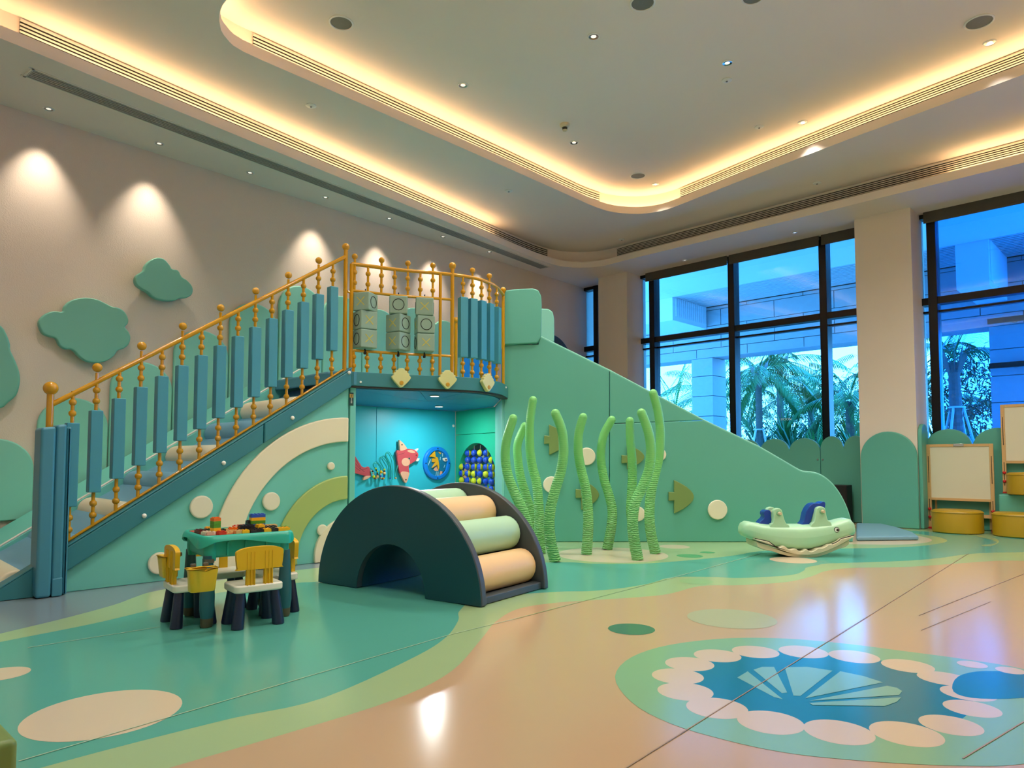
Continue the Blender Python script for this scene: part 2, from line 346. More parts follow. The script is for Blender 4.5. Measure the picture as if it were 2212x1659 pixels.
# ---- walls
def wallslab(name, p, q, outn, h, matn, th=0.15):
    return struct(name, MB().slab([xy(p), xy(q), xy(q, h), xy(p, h)], outn * th), matn, smooth=0)
wallslab('wall_left', R3, R0o + WD * 0.4, -WNI, 5.2, 'wall_pink')
wallslab('wall_back', R3 - WNI * 0.15, R2, -WD, 5.2, 'wall_paint')
wallslab('wall_right', R2 - WD * 0.15, R1o, WNI, 5.2, 'wall_paint')
# corner strip of wall between left wall and first window
def winbox(a0, a1, b0, b1, c0, c1): return MB().slab([WIN.at(a0, b0, c0), WIN.at(a1, b0, c0), WIN.at(a1, b1, c0), WIN.at(a0, b1, c0)], WIN.n * (c1 - c0))
CORNER = (R0 - GC).dot(GV)
for (a0, a1) in ((3.97, 4.63), (-0.73, 0.0)):
    struct('wall_pier', winbox(a0, a1, 0, CH + 0.02, -0.62, 0), 'wall_paint', bevel=0.006)
struct('wall_window_head', winbox(-5.2, CORNER + 0.6, CH + 0.02, 5.3, -0.75, -0.5), 'wall_paint', smooth=0)
# ---- windows
BAYS = [(4.63, CORNER + 0.3, [5.02]), (0.0, 3.97, [0.615, 2.135, 3.715]), (-5.0, -0.73, [-0.87, -2.45, -3.9])]
for i, (a0, a1, mu) in enumerate(BAYS):
    w = thing('window_%d' % (i + 1), None, None, WIN.at((a0 + a1) / 2, 0, -0.5), kind='structure')
    for a in mu: obj('mullion', winbox(a - 0.055, a + 0.055, 0, CH, -0.62, -0.42), 'frame_dark', w, bevel=0.004, seg=1)
    for b0, b1, c1 in ((3.10, 3.20, -0.44), (2.99, 3.02, -0.5), (0.0, 0.10, -0.44), (CH - 0.06, CH, -0.44)):
        obj('transom', winbox(a0, a1, b0, b1, -0.6, c1), 'frame_dark', w, smooth=0)
    ed = [a0] + mu + [a1]
    for k in range(len(ed) - 1):
        for b0, b1 in ((0.1, 3.10), (3.20, CH - 0.06)):
            obj('pane', winbox(ed[k], ed[k + 1], b0, b1, -0.535, -0.525), 'glass', w, smooth=0)
# lettering on the glass of the middle pane
w2 = bpy.data.objects['window_2']
def lettering(word, h, fr, a, b, c, matn, parent, sgn=1):
    cu = bpy.data.curves.new('lettering', 'FONT'); cu.body = word; cu.size = h; cu.extrude = 0.0008; cu.align_x = 'CENTER'
    o = bpy.data.objects.new('lettering', cu); cu.materials.append(M[matn]); COL.objects.link(o)
    dg = bpy.context.evaluated_depsgraph_get(); me = bpy.data.meshes.new_from_object(o.evaluated_get(dg)); COL.objects.unlink(o); bpy.data.objects.remove(o)
    n = bpy.data.objects.new('lettering', me); WL[n.name] = V((0, 0, 0))
    X = fr.u * sgn; Y = Z; N = X.cross(Y)
    n.matrix_world = Matrix.Translation(fr.at(a, b, c)) @ Matrix((X, Y, N)).transposed().to_4x4()
    COL.objects.link(n); n.parent = parent; n.matrix_parent_inverse = Matrix.Translation(-WL[parent.name]); return n
mat('glass_print', (210, 240, 245), 0.6)
a, b = WIN.px(1698, 908, -0.52)
lettering('MOON', 0.055, WIN, a, b, -0.521, 'glass_print', w2, -1)
# ---- roller blinds
def blind(a0, a1, lab):
    t = thing('roller_blind', lab, 'blind', WIN.at((a0 + a1) / 2, 4.24, -0.36), 'roller blinds above the windows')
    obj('fabric', winbox(a0, a1, 4.27, CH, -0.365, -0.355), 'blind', t, smooth=0)
    obj('bottom_bar', winbox(a0, a1, 4.24, 4.27, -0.37, -0.35), 'blind', t, bevel=0.004)
    p = WIN.at(a0, CH - 0.03, -0.40); q = WIN.at(a1, CH - 0.03, -0.40)
    obj('roller', MB().tube([p, q], 0.028, 10), 'blind', t)
blind(2.17, 3.80, 'grey roller blind rolled up in the left third of the wide window'); blind(0.64, 2.13, 'grey roller blind rolled up over the centre of the wide window')
blind(0.01, 0.60, 'short grey roller blind beside the pillar with the rounded mint pad'); blind(-4.6, -0.80, 'long brown-grey roller blind over the window behind the whiteboard')
# ---- ceiling
ceil = thing('ceiling', None, None, (0, 3, CH), kind='structure')
E1 = [(-4.10, 5.68), (-3.0, 7.18), (-1.55, 9.15), (0.19, 11.56), (0.62, 12.10), (0.98, 12.38), (1.36, 12.42), (1.68, 12.27), (1.95, 11.98), (4.0, 9.94), (6.0, 7.92), (6.5, 7.38), (6.72, 6.95), (6.6, 6.4), (4.3, 3.44), (2.0, 0.75), (1.5, 0.2), (1.05, 0.05), (0.55, 0.25), (-2.0, 2.0), (-4.6, 3.75), (-4.95, 4.05), (-5.0, 4.4), (-4.75, 4.85)]
E2 = [(-2.508, 6.287), (-2.101, 6.724), (0.0, 8.95), (1.0, 10.03), (1.25, 10.29), (1.56, 10.52), (1.95, 10.60), (2.28, 10.48), (2.52, 10.20), (3.3, 9.05), (4.10, 7.94), (5.13, 6.58), (5.38, 6.2), (5.45, 5.85), (5.3, 5.45), (3.9, 3.9), (2.9, 2.85), (2.5, 2.65), (2.0, 2.8), (0.5, 3.6), (-2.0, 5.22), (-2.42, 5.62), (-2.56, 5.9), (-2.58, 6.08)]
def dense(E, step=0.42):
    out = []
    for i in range(len(E)):
        a, b = V((*E[i], 0)), V((*E[(i + 1) % len(E)], 0)); k = max(1, int((b - a).length / step))
        out += [a.lerp(b, j / k) for j in range(k)]
    return out
L1 = [xy(p) for p in crom(dense(E1), 3)]
L2 = [xy(p) for p in crom(dense(E2), 3)]
def offs(L, d):
    n = len(L); A = sum(L[i].x * L[(i + 1) % n].y - L[(i + 1) % n].x * L[i].y for i in range(n)); sg = 1 if A > 0 else -1
    out = []
    for i in range(n):
        t = (L[(i + 1) % n] - L[i - 1]).normalized(); out.append(L[i] + V((t.y, -t.x, 0)) * sg * d)
    return out
def ringface(name, outer, inner, z):
    bm = bmesh.new(); es = []
    for lp in (outer, inner):
        if not lp: continue
        vs = [bm.verts.new((p.x, p.y, z)) for p in lp]
        es += [bm.edges.new((vs[i], vs[(i + 1) % len(vs)])) for i in range(len(vs))]
    bmesh.ops.triangle_fill(bm, use_beauty=True, edges=es)
    mb = MB(); bm.verts.index_update(); mb.add([v.co.copy() for v in bm.verts], [tuple(v.index for v in f.verts) for f in bm.faces]); bm.free()
    return obj(name, mb, 'ceiling_paint', ceil, smooth=0)
def strip(name, A, B, za, zb, matn='ceiling_paint', closed=True):
    n = len(A); mb = MB(); mb.add([xy(p, za) for p in A] + [xy(p, zb) for p in B], [(i, (i + 1) % n, n + (i + 1) % n, n + i) for i in range(n if closed else n - 1)])
    return obj(name, mb, matn, ceil, smooth=30)
ringface('ceiling_band', [xy(R0o), xy(R1o), xy(R2), xy(R3)], L1, CH)
OB = 0.17; LIP = 0.11; RISE = 0.34
for L, z0, nxt in ((L1, CH, L2), (L2, CH + RISE, None)):
    La = offs(L, 0.03); Lb = offs(L, OB)
    strip('fascia', L, L, z0, z0 + LIP); strip('lip', L, La, z0 + LIP, z0 + LIP); strip('lip_back', La, La, z0 + LIP, z0 + 0.04)
    strip('trough', La, Lb, z0 + 0.04, z0 + 0.04); strip('cove_wall', Lb, Lb, z0 + 0.04, z0 + RISE)
    ringface('ceiling_tier', Lb, nxt, z0 + RISE)
def run(L, z, x0, x1, side):
    """consecutive loop points that show between two picture columns on the left-hand or right-hand run"""
    idx = []
    for i, p in enumerate(L):
        if p.y < 2: continue
        q = pj(xy(p, z)); t = L[(i + 1) % len(L)] - L[i - 1]
        if side == 'L' and t.x * t.y <= 0: continue
        if side == 'R' and t.x * t.y >= 0: continue
        if x0 <= q[0] <= x1: idx.append(i)
    return [L[i] for i in idx]
def resample(P, n):
    ds = [0.0]
    for i in range(len(P) - 1): ds.append(ds[-1] + (P[i + 1] - P[i]).length)
    out = []
    for k in range(n + 1):
        s = ds[-1] * k / n; j = max(i for i in range(len(ds)) if ds[i] <= s + 1e-9); j = min(j, len(P) - 2)
        out.append(P[j].lerp(P[j + 1], (s - ds[j]) / max(ds[j + 1] - ds[j], 1e-9)))
    return out
def diffuser(L, z0, x0, x1, side, lab, slots):
    P = resample(run(offs(L, OB - 0.004), z0 + 0.2, x0, x1, side), 24)
    Q = [p for p in P]; mid = P[len(P) // 2]
    t = thing('linear_diffuser', lab, 'air vent', xy(mid, z0 + 0.14), 'slot diffusers in the coves')
    d = (P[1] - P[0]).normalized(); nn = V((d.y, -d.x, 0)); nn = nn if nn.dot(V((1, 5, 0)) - P[0]) > 0 else -nn
    zb, zt = z0 + 0.172, z0 + 0.322; n = len(P)
    def band(za, zb_, o1, o2):
        m = MB(); m.add([xy(p + nn * o1, za) for p in P] + [xy(p + nn * o1, zb_) for p in P] + [xy(p + nn * o2, za) for p in P] + [xy(p + nn * o2, zb_) for p in P],
            [f for i in range(n - 1) for f in ((i, i + 1, n + i + 1, n + i), (2 * n + i, 2 * n + i + 1, 3 * n + i + 1, 3 * n + i), (n + i, n + i + 1, 3 * n + i + 1, 3 * n + i), (i, i + 1, 2 * n + i + 1, 2 * n + i))]); return m
    obj('backing', band(zb, zt - 0.02, 0.0, 0.004), 'vent_dark', t, smooth=0)
    obj('frame', band(zt - 0.02, zt, 0.0, 0.014), 'vent_white', t, smooth=0)
    h = (zt - 0.02 - zb) / slots
    for k in range(slots): obj('slat', band(zb + h * k, zb + h * k + h * 0.40, 0.0, 0.014), 'vent_white', t, smooth=0)
diffuser(L1, CH, 40, 1188, 'L', 'white slot diffuser in the outer cove above the left wall', 4)
diffuser(L1, CH, 1324, 2400, 'R', 'long slot diffuser in the outer cove above the windows', 5)
diffuser(L2, CH + RISE, 512, 1307, 'L', 'white slot diffuser in the inner cove on the left side', 4)
diffuser(L2, CH + RISE, 1461, 2400, 'R', 'long slot diffuser in the inner cove on the window side', 5)
# LED strips lying in the coves
def led(L, z0, keep):
    n = len(L); cur = []; segs = []
    for i in list(range(n)) + [None]:
        if i is not None and keep(L[i], pj(xy(L[i], z0)) if L[i].y > 1 else None): cur.append(i)
        else:
            if len(cur) > 1: segs.append(cur)
            cur = []
    A = offs(L, 0.075); B = offs(L, 0.115)
    for sg in segs:
        m = MB(); k = len(sg); m.add([xy(A[i], z0 + 0.094) for i in sg] + [xy(B[i], z0 + 0.094) for i in sg], [(j, j + 1, k + j + 1, k + j) for j in range(k - 1)])
        obj('led_strip', m, 'led', ceil, smooth=0)
led(L1, CH, lambda p, q: (q is None) or (q[0] < 1085 and p.x < 0.2) or q[0] > 2030)
led(L2, CH + RISE, lambda p, q: True)
# return-air grille in the soffit over the left wall
ga = fl(62, 156, CH); gb = fl(1176, 578, CH); gd = (gb - ga).normalized(); gs = V((gd.y, -gd.x, 0))
t = thing('air_grille', 'long grey slatted air grille in the soffit above the left wall', 'air vent', (ga + gb) / 2 - Z * 0.01)
obj('frame', MB().bar(ga - gd * 0.03 - Z * 0.004 + gs * 0.10, gb + gd * 0.03 - Z * 0.004 + gs * 0.10, 0.02, 0.008).bar(ga - gd * 0.03 - Z * 0.004 - gs * 0.10, gb + gd * 0.03 - Z * 0.004 - gs * 0.10, 0.02, 0.008).bar(ga - gs * 0.11 - Z * 0.004, ga + gs * 0.11 - Z * 0.004, 0.025, 0.008).bar(gb - gs * 0.11 - Z * 0.004, gb + gs * 0.11 - Z * 0.004, 0.025, 0.008), 'vent_white', t, smooth=0)
obj('backing', MB().bar(ga - Z * 0.001, gb - Z * 0.001, 0.19, 0.002), 'vent_dark', t, smooth=0)
for k in range(6): o_ = gs * (-0.08 + 0.032 * k); obj('slat', MB().bar(ga + o_ - Z * 0.006, gb + o_ - Z * 0.006, 0.017, 0.008), 'vent_grey', t, smooth=0)
# ---- ceiling fixtures
def fixture_mesh(kind, r):
    if kind == 'down': return [('trim_ring', MB().lathe([(r, 0), (r, -0.006), (r * 0.86, -0.009), (r * 0.8, -0.004), (r * 0.8, 0)], seg=20), 'fixture_white'), ('reflector', MB().lathe([(r * 0.8, -0.004), (r * 0.45, -0.0015)], seg=20, caps=False), 'chrome'), ('lens', MB().lathe([(r * 0.45, -0.0015), (0.001, -0.0015)], seg=20, caps=False), 'lens_dim')]
    if kind == 'speaker': return [('rim', MB().lathe([(r, 0), (r, -0.008), (r * 0.9, -0.012), (r * 0.86, -0.006), (r * 0.86, 0)], seg=32), 'fixture_white'), ('grille', MB().lathe([(r * 0.87, -0.004), (r * 0.4, -0.006), (0.001, -0.007)], seg=32, caps=False), 'speaker_grey')]
    if kind == 'cap': return [('plate', MB().lathe([(r, 0), (r, -0.006), (r * 0.8, -0.012), (0.001, -0.014)], seg=20, caps=False), 'fixture_white'), ('nozzle', MB().lathe([(r * 0.2, -0.012), (r * 0.2, -0.022), (0.001, -0.024)], seg=10, caps=False), 'steel')]
    if kind == 'smoke': return [('base', MB().lathe([(r, 0), (r, -0.02), (r * 0.85, -0.035), (r * 0.55, -0.045), (0.001, -0.045)], seg=20, caps=False), 'detector'), ('chamber', MB().lathe([(r * 0.55, -0.045), (r * 0.5, -0.075), (0.001, -0.075)], seg=16, caps=False), 'vent_dark'), ('cap', MB().lathe([(r * 0.52, -0.075), (r * 0.4, -0.09), (0.001, -0.092)], seg=16, caps=False), 'detector')]
FXM = {}
def fixture(kind, P, r, name, lab, cat, group, zr=CH):
    t = thing(name, lab, cat, P, group)
    key = (kind, round(r, 3))
    if key not in FXM:
        FXM[key] = []
        for nm, mb, mt in fixture_mesh(kind, r):
            o = obj(nm, mb, mt, None, base=(0, 0, 0)); FXM[key].append((nm, o.data)); COL.objects.unlink(o); bpy.data.objects.remove(o)
    for nm, me in FXM[key]:
        o = bpy.data.objects.new(nm, me); COL.objects.link(o); o.parent = t
    return t
def spot(P, aim, energy, ang, blend, col, name, parent, size=0.03):
    l = bpy.data.lights.new(name, 'SPOT'); l.energy = energy; l.spot_size = radians(ang); l.spot_blend = blend; l.color = col; l.shadow_soft_size = size
    o = bpy.data.objects.new(name, l); COL.objects.link(o); d = (V(aim) - V(P)).normalized()
    o.rotation_euler = d.to_track_quat('-Z', 'Y').to_euler(); o.parent = parent; o.location = V(P) - WL[parent.name]; return o
WARM = (1.0, 0.86, 0.68); NEUT = (1.0, 0.95, 0.86)
Z2 = CH + 2 * RISE; Z1 = CH + RISE
nth = ['leftmost', 'second from the left', 'third from the left, unlit,', 'fourth from the left', 'fifth from the left', 'sixth from the left', 'seventh from the left']
for k, (x, y) in enumerate([(105, 235), (344, 310), (540, 373), (703, 426), (841, 472), (957, 511), (1057, 544)]):
    P = fl(x, y, CH)
    t = fixture('down', P, 0.05, 'downlight', 'small soffit downlight by the left wall, ' + nth[k] + ' of its row', 'downlight', 'wall washing downlights')
    if k != 2:
        foot = WALL.at((P - WA).dot(WD), 0.0, 0.0)
        spot(P - Z * 0.03, foot + Z * 2.7, 78, 64, 0.95, WARM, 'wall_spot', t)
for k, (x, y, lab) in enumerate([(1479, 562, 'tiny downlight in the soffit over the left window blind'), (1717, 502, 'tiny downlight in the soffit over the centre window blind')]):
    P = fl(x, y, CH); fixture('down', P, 0.045, 'downlight', lab, 'downlight', 'soffit downlights by the windows')
mains = [((1000, 184), 'chrome downlight on the left of the raised ceiling panel'), ((1571, 136), 'chrome downlight above the flat white ceiling disc'), ((1240, 308), 'chrome downlight just below the smoke detector'), ((1734, 264), 'chrome downlight by the inner cove on the window side'), ((1416, 398), 'chrome downlight by the far corner of the inner cove'), ((2138, 92), 'chrome downlight next to the round ceiling speaker on the right')]
MAINP = []
for (x, y), lab in mains:
    P = fl(x, y, Z2); t = fixture('down', P, 0.06, 'downlight', lab, 'downlight', 'downlights of the raised ceiling panel'); MAINP.append((P, t))
for k, q in enumerate([(0.3, 4.6), (2.6, 3.6), (4.1, 5.2), (0.8, 6.6)]):  # extra downlights, added to brighten the room from overhead
    P = xy(q, Z2); t = fixture('down', P, 0.06, 'downlight', 'added chrome downlight overhead on the raised panel, ' + ['left of centre', 'nearest the viewer', 'nearest the windows', 'in the middle'][k], 'downlight', 'added downlights of the raised ceiling panel overhead'); MAINP.append((P, t))
for k, (P, t) in enumerate(MAINP): spot(P - Z * 0.03, P - Z, 130, 78 if k in (3, 4, 5) else (110 if k in (0, 2) else 150), 0.9, NEUT, 'down_light', t, 0.05)
for k, q in enumerate([(-3.05, 5.05), (-1.3, 3.0), (1.2, 1.5), (4.9, 4.6), (5.9, 6.6)]):  # out-of-view lamps added to fill the room with light
    P = xy(q, Z1); t = fixture('down', P, 0.06, 'downlight', 'added unseen chrome downlight between the two coves, ' + ['at the near left', 'behind the viewer\'s left', 'behind the viewer', 'at the near right', 'by the right-hand window', 'above the stair foot'][k], 'downlight', 'added downlights of the middle ceiling band')
    spot(P - Z * 0.03, P - Z, 130, 120 if k == 0 else 150, 0.9, NEUT, 'down_light', t, 0.05)
for (x, y, r, lab) in [(737, 49, 0.115, 'round grey ceiling speaker on the left of the raised panel'), (1388, 6, 0.115, 'round ceiling speaker cut by the top of the picture'), (1378, 379, 0.115, 'round ceiling speaker at the far corner of the raised panel'), (2115, 47, 0.125, 'round ceiling speaker at the top right'), (1627, -6, 0.1, 'ceiling speaker barely showing at the top edge, right of centre')]:
    fixture('speaker', fl(x, y, Z2), r, 'ceiling_speaker', lab, 'speaker', 'round ceiling speakers')
fixture('smoke', fl(1220, 268, Z2), 0.06, 'smoke_detector', 'cream smoke detector with a dark ring on the raised ceiling panel', 'smoke detector', None)
for (x, y, z, lab) in [(1570, 173, Z2, 'flat white disc below a chrome downlight on the raised panel'), (1640, 274, Z2, 'white sprinkler cap with a dark dot on the raised panel'), (672, 228, Z1, 'white cap on the left of the middle ceiling band'), (1099, 412, Z1, 'white cap on the middle ceiling band near the far left cove'), (1343, 517, Z1, 'small cap on the middle ceiling band above the far corner'), (1765, 395, Z1, 'small cap on the middle ceiling band above the windows')]:
    fixture('cap', fl(x, y, z), 0.055, 'sprinkler_cap', lab, 'sprinkler', 'sprinkler caps on the ceiling')
# ================================================================== PLAY STRUCTURE
def zt(a): return 0.342 + 0.6435 * a          # top edge of the stair side board
def ztop(a): return 1.425 + 0.6510 * a        # handrail
A1 = 2.29
st = thing('play_staircase', 'mint padded play staircase with a cream and lime rainbow on its side', 'staircase', STAIR.at(1.0, 0, -0.55))
obj('side_panel', MB().plate(STAIR, [(-0.40, 0.0), (A1, 0), (A1, zt(A1) - 0.06), (-0.12, zt(-0.12) - 0.06), (-0.42, zt(-0.42) - 0.06 + 0.03)], -0.06, 0.0), 'mint', st, bevel=0.006)
def boardpts(a0, a1, t=0.175, d=0.012): return [(a0, max(zt(a0) - d - t, 0.002)), (a1, zt(a1) - d - t), (a1, zt(a1) - d), (a0, zt(a0) - d)]
for a0, a1 in ((-0.02, 1.425), (1.43, A1)): obj('side_board', MB().plate(STAIR, boardpts(a0, a1), 0.0, 0.055), 'teal', st, bevel=0.014, seg=3)
obj('side_board', MB().plate(STAIR, [(-0.50, 0.003), (-0.14, 0.003), (-0.14, zt(-0.14) - 0.012), (-0.50, zt(-0.50) - 0.012)], 0.0, 0.055), 'teal', st, bevel=0.014, seg=3)
obj('board_cap', MB().plate(STAIR, [(-0.50, zt(-0.5) - 0.012), (A1, zt(A1) - 0.012), (A1, zt(A1)), (-0.50, zt(-0.5))], -0.07, 0.058), 'teal', st, bevel=0.004)
for a, b in ((0.49, 0.52), (1.084, 0.916), (1.685, 1.312), (2.255, 1.765)):
    obj('bolt_cap', MB().ball(STAIR.at(a, b - 0.005, 0.058), 0.018, 12, 8), 'white_plastic', st)
def arcpts(cx, cz, r1, r0, n=26):
    lo = lambda r: pi - math.asin(max(-1, min(1, (0.004 - cz) / r)))
    o = [(cx + r1 * cos(t), cz + r1 * sin(t)) for t in [pi / 2 + (lo(r1) - pi / 2) * i / n for i in range(n + 1)]]
    q = [(cx + r0 * cos(t), cz + r0 * sin(t)) for t in [pi / 2 + (lo(r0) - pi / 2) * i / n for i in range(n + 1)]]
    return o + q[::-1]
for r1, r0, mt in ((1.275, 1.045, 'cream'), (0.725, 0.505, 'lime'), (0.335, 0.12, 'cream')):
    obj('rainbow_arc', MB().plate(STAIR, arcpts(2.275, 0.06, r1, r0), 0.0, 0.032), mt, st, bevel=0.012, seg=3)
def discpts(a, b, r, n=32): return [(a + r * cos(2 * pi * i / n), b + r * sin(2 * pi * i / n)) for i in range(n)]
for a, b, r in ((0.928, 0.558, 0.092), (1.521, 0.577, 0.080), (2.099, 0.877, 0.037), (2.018, 0.293, 0.052), (0.622, 0.142, 0.085)):
    obj('round_pad', MB().plate(STAIR, discpts(a, b, r), 0.0, 0.03), 'disc_cream', st, bevel=0.012, seg=3)
SW = 1.12
# ramp, far stringer and the padded ledge up to the wall
obj('ramp', MB().plate(STAIR, [(-0.50, 0.004), (A1, zt(A1) - 0.30), (A1, zt(A1) - 0.15), (-0.50, 0.03)], -SW, -0.07), 'step_blue', st, smooth=0)
obj('far_stringer', MB().plate(STAIR, [(-0.9, 0.002), (A1 + 0.1, 0.002), (A1 + 0.1, zt(A1 + 0.1) + 0.03), (-0.47, zt(-0.47) + 0.03), (-0.9, 0.06)], -SW - 0.07, -SW), 'mint', st, bevel=0.012)
obj('stringer_piping', MB().tube([STAIR.at(-0.47, zt(-0.47) + 0.035, -SW - 0.01), STAIR.at(A1 + 0.1, zt(A1 + 0.1) + 0.035, -SW - 0.01)], 0.009, 8), 'white_plastic', st)
obj('ledge', MB().plate(STAIR, [(-0.9, 0.002), (A1 + 0.1, 0.002), (A1 + 0.1, zt(A1 + 0.1) - 0.05), (-0.47, zt(-0.47) - 0.05), (-0.9, 0.02)], -2.36, -SW - 0.07), 'mint', st, smooth=0)
for k in range(8):
    a = -0.63 + 0.351 * k + 0.0; z = max(zt(a) - 0.105, 0.075)
    if k == 0: continue
    p = STAIR.at(a, z, -0.075); q = STAIR.at(a, z, -SW + 0.01)
    obj('step_roller', MB().tube([q, p], 0.105, 20, dome=False), 'cream' if k in (1, 3, 5, 7) else 'step_blue', st, bevel=0.02, seg=3)
obj('top_step', MB().plate(STAIR, [(A1 - 0.20, zt(A1) - 0.16), (A1, zt(A1) - 0.12), (A1, zt(A1) - 0.02), (A1 - 0.20, zt(A1) - 0.05)], -SW, -0.07), 'post_blue', st, bevel=0.02)
BEADME = {}
def bead(p, r, parent, mt='yellow_metal', nm='bead', su=14, sv=9):
    k = (round(r, 4), mt, su)
    if k not in BEADME:
        o = obj(nm, MB().ball((0, 0, 0), r, su, sv), mt, None, base=(0, 0, 0)); BEADME[k] = o.data; COL.objects.unlink(o); bpy.data.objects.remove(o)
    o = bpy.data.objects.new(nm, BEADME[k]); return link(o, V(p), parent)
# padded newel post
pp = thing('padded_post', 'tall blue padded post at the foot of the staircase', 'post', STAIR.at(-0.10, 0, 0.06))
for (a0, a1, c0, c1, z1) in ((-0.205, -0.115, -0.05, 0.15, 1.17), (-0.113, -0.045, -0.04, 0.13, 1.19), (-0.043, -0.012, -0.03, 0.11, 1.175)):
    obj('pad', MB().plate(STAIR, [(a0, 0.003), (a1, 0.003), (a1, z1), (a0, z1 - 0.01)], c0, c1), 'post_blue', pp, bevel=0.02, seg=3)
obj('base_patch', MB().plate(STAIR, [(-0.11, 0.003), (-0.048, 0.003), (-0.048, 0.13), (-0.11, 0.125)], 0.12, 0.142), 'post_blue', pp, bevel=0.008)
# stair railing
rl = thing('stair_railing', 'yellow beaded railing with blue padded balusters climbing the staircase', 'railing', STAIR.at(1.1, 0.4, 0.0))
RC = -0.012
obj('handrail', MB().tube([STAIR.at(-0.11, ztop(-0.11) - 0.02, RC), STAIR.at(2.24, ztop(2.24), RC)], 0.0185, 12), 'yellow_metal', rl)
obj('bottom_rail', MB().tube([STAIR.at(-0.02, zt(-0.02) + 0.014, RC), STAIR.at(2.25, zt(2.25) + 0.014, RC)], 0.011, 10), 'yellow_metal', rl)
po = obj('newel', MB().tube([STAIR.at(-0.125, 1.1, RC), STAIR.at(-0.125, 1.42, RC)], 0.023, 12), 'yellow_metal', rl); obj('finial', MB().ball(STAIR.at(-0.125, 1.445, RC), 0.048, 20, 14), 'yellow_metal', po)
po = obj('newel', MB().tube([STAIR.at(2.245, 1.76, RC), STAIR.at(2.245, 2.95, RC)], 0.020, 12), 'yellow_metal', rl); obj('finial', MB().ball(STAIR.at(2.245, 2.98, RC), 0.036, 20, 14), 'yellow_metal', po)
for i in range(15):
    a = 0.013 + 0.1497 * i; zb = zt(a) + 0.014; zu = ztop(a); h = zu - zb
    f = lambda t: zu - h * t
    b = obj('baluster', MB().tube([STAIR.at(a, zb, RC), STAIR.at(a, zu, RC)], 0.0125, 10), 'yellow_metal', rl)
    for t in (0.075, 0.150, 0.850, 0.930): bead(STAIR.at(a, f(t), RC), 0.0255, b)
    obj('pad', MB().plate(STAIR, [(a - 0.040, f(0.775)), (a + 0.040, f(0.775)), (a + 0.040, f(0.215)), (a - 0.040, f(0.215))], RC - 0.04, RC + 0.04), 'pad_blue', b, bevel=0.006)
    if i % 2 == 1: obj('finial', MB().tube([STAIR.at(a, zu, RC), STAIR.at(a, zu + 0.05, RC)], 0.012, 8).ball(STAIR.at(a, zu + 0.088, RC), 0.034 if i < 5 else 0.031, 16, 11), 'yellow_metal', b)
# ------------------------------------------------ platform
ZP = 1.775
A0 = STAIR.at(A1 + 0.015, 0); B0 = V((-0.095, SY, 0))
PC = crom([A0, (-1.128, 6.83, 0), (-0.84, 6.925, 0), (-0.55, 7.04, 0), (-0.33, 7.21, 0), (-0.17, 7.52, 0), B0], 8, closed=False)
PC = [V(p) for p in PC]
def pcn(i):
    t = (PC[min(i + 1, len(PC) - 1)] - PC[max(i - 1, 0)]).normalized(); return V((t.y, -t.x, 0))
def pcx(x, z):
    """point of the platform edge seen in a picture column, with its outward normal"""
    best = None
    for i in range(len(PC) - 1):
        a = pj(xy(PC[i], z))[0]; b = pj(xy(PC[i + 1], z))[0]
        if (a - x) * (b - x) <= 0:
            t = (x - a) / (b - a); return PC[i].lerp(PC[i + 1], t), pcn(i)
    i = 0 if x < pj(xy(PC[0], z))[0] else len(PC) - 1
    return PC[i].copy(), pcn(i)
def curve_band(P, N, z0, z1, d0, d1):
    n = len(P); m = MB(); rows = [[xy(P[i] + N[i] * d, z) for i in range(n)] for d, z in ((d0, z0), (d1, z0), (d1, z1), (d0, z1), (d0, z0))]
    m.grid(rows); m.add([r[0] for r in rows[:4]], [(0, 1, 2, 3)]); m.add([r[-1] for r in rows[:4]], [(3, 2, 1, 0)]); return m
NB0 = V((-1.977, 8.805, 0)); NB1 = V((-0.81, 9.943, 0)); NB2 = V((-0.242, 9.044, 0)); ND = (NB1 - NB0).normalized()
LB = STAIR.at(A1 + 0.015, 0, -2.2)
pf = thing('play_platform', 'raised play platform with a curved teal edge over a blue nook', 'platform', (-0.8, 8.0, 0))
NN = [pcn(i) for i in range(len(PC))]
deckloop = PC + [V((0.05, SY + 1.0, 0)), NB2 + V((0.35, 0.6, 0)), NB1 + V((0.2, 0.5, 0)), LB + V((0.1, 0.4, 0)), LB]
obj('deck', MB().slab([xy(p, ZP - 0.04) for p in deckloop], (0, 0, 0.03)), 'mint', pf, smooth=0)
obj('edge_beam', curve_band(PC, NN, ZP - 0.135, ZP, -0.05, 0.05), 'teal', pf, bevel=0.006)
obj('beam_trim', curve_band(PC, NN, ZP - 0.15, ZP - 0.135, -0.03, 0.045), 'print_black', pf)
obj('end_pad', MB().plate(STAIR, [(A1 + 0.012, ZP - 0.13), (A1 + 0.06, ZP - 0.13), (A1 + 0.06, ZP), (A1 + 0.012, ZP)], -0.02, 0.062), 'post_blue', pf, bevel=0.008)
for x, y in ((776, 826), (1083, 837)):
    p, n_ = pcx(x, 1.7); obj('bolt_cap', MB().ball(xy(p, 0.95 + (990 - y) / 1500 * p.y) + n_ * 0.05, 0.012, 10, 7), 'white_plastic', pf)
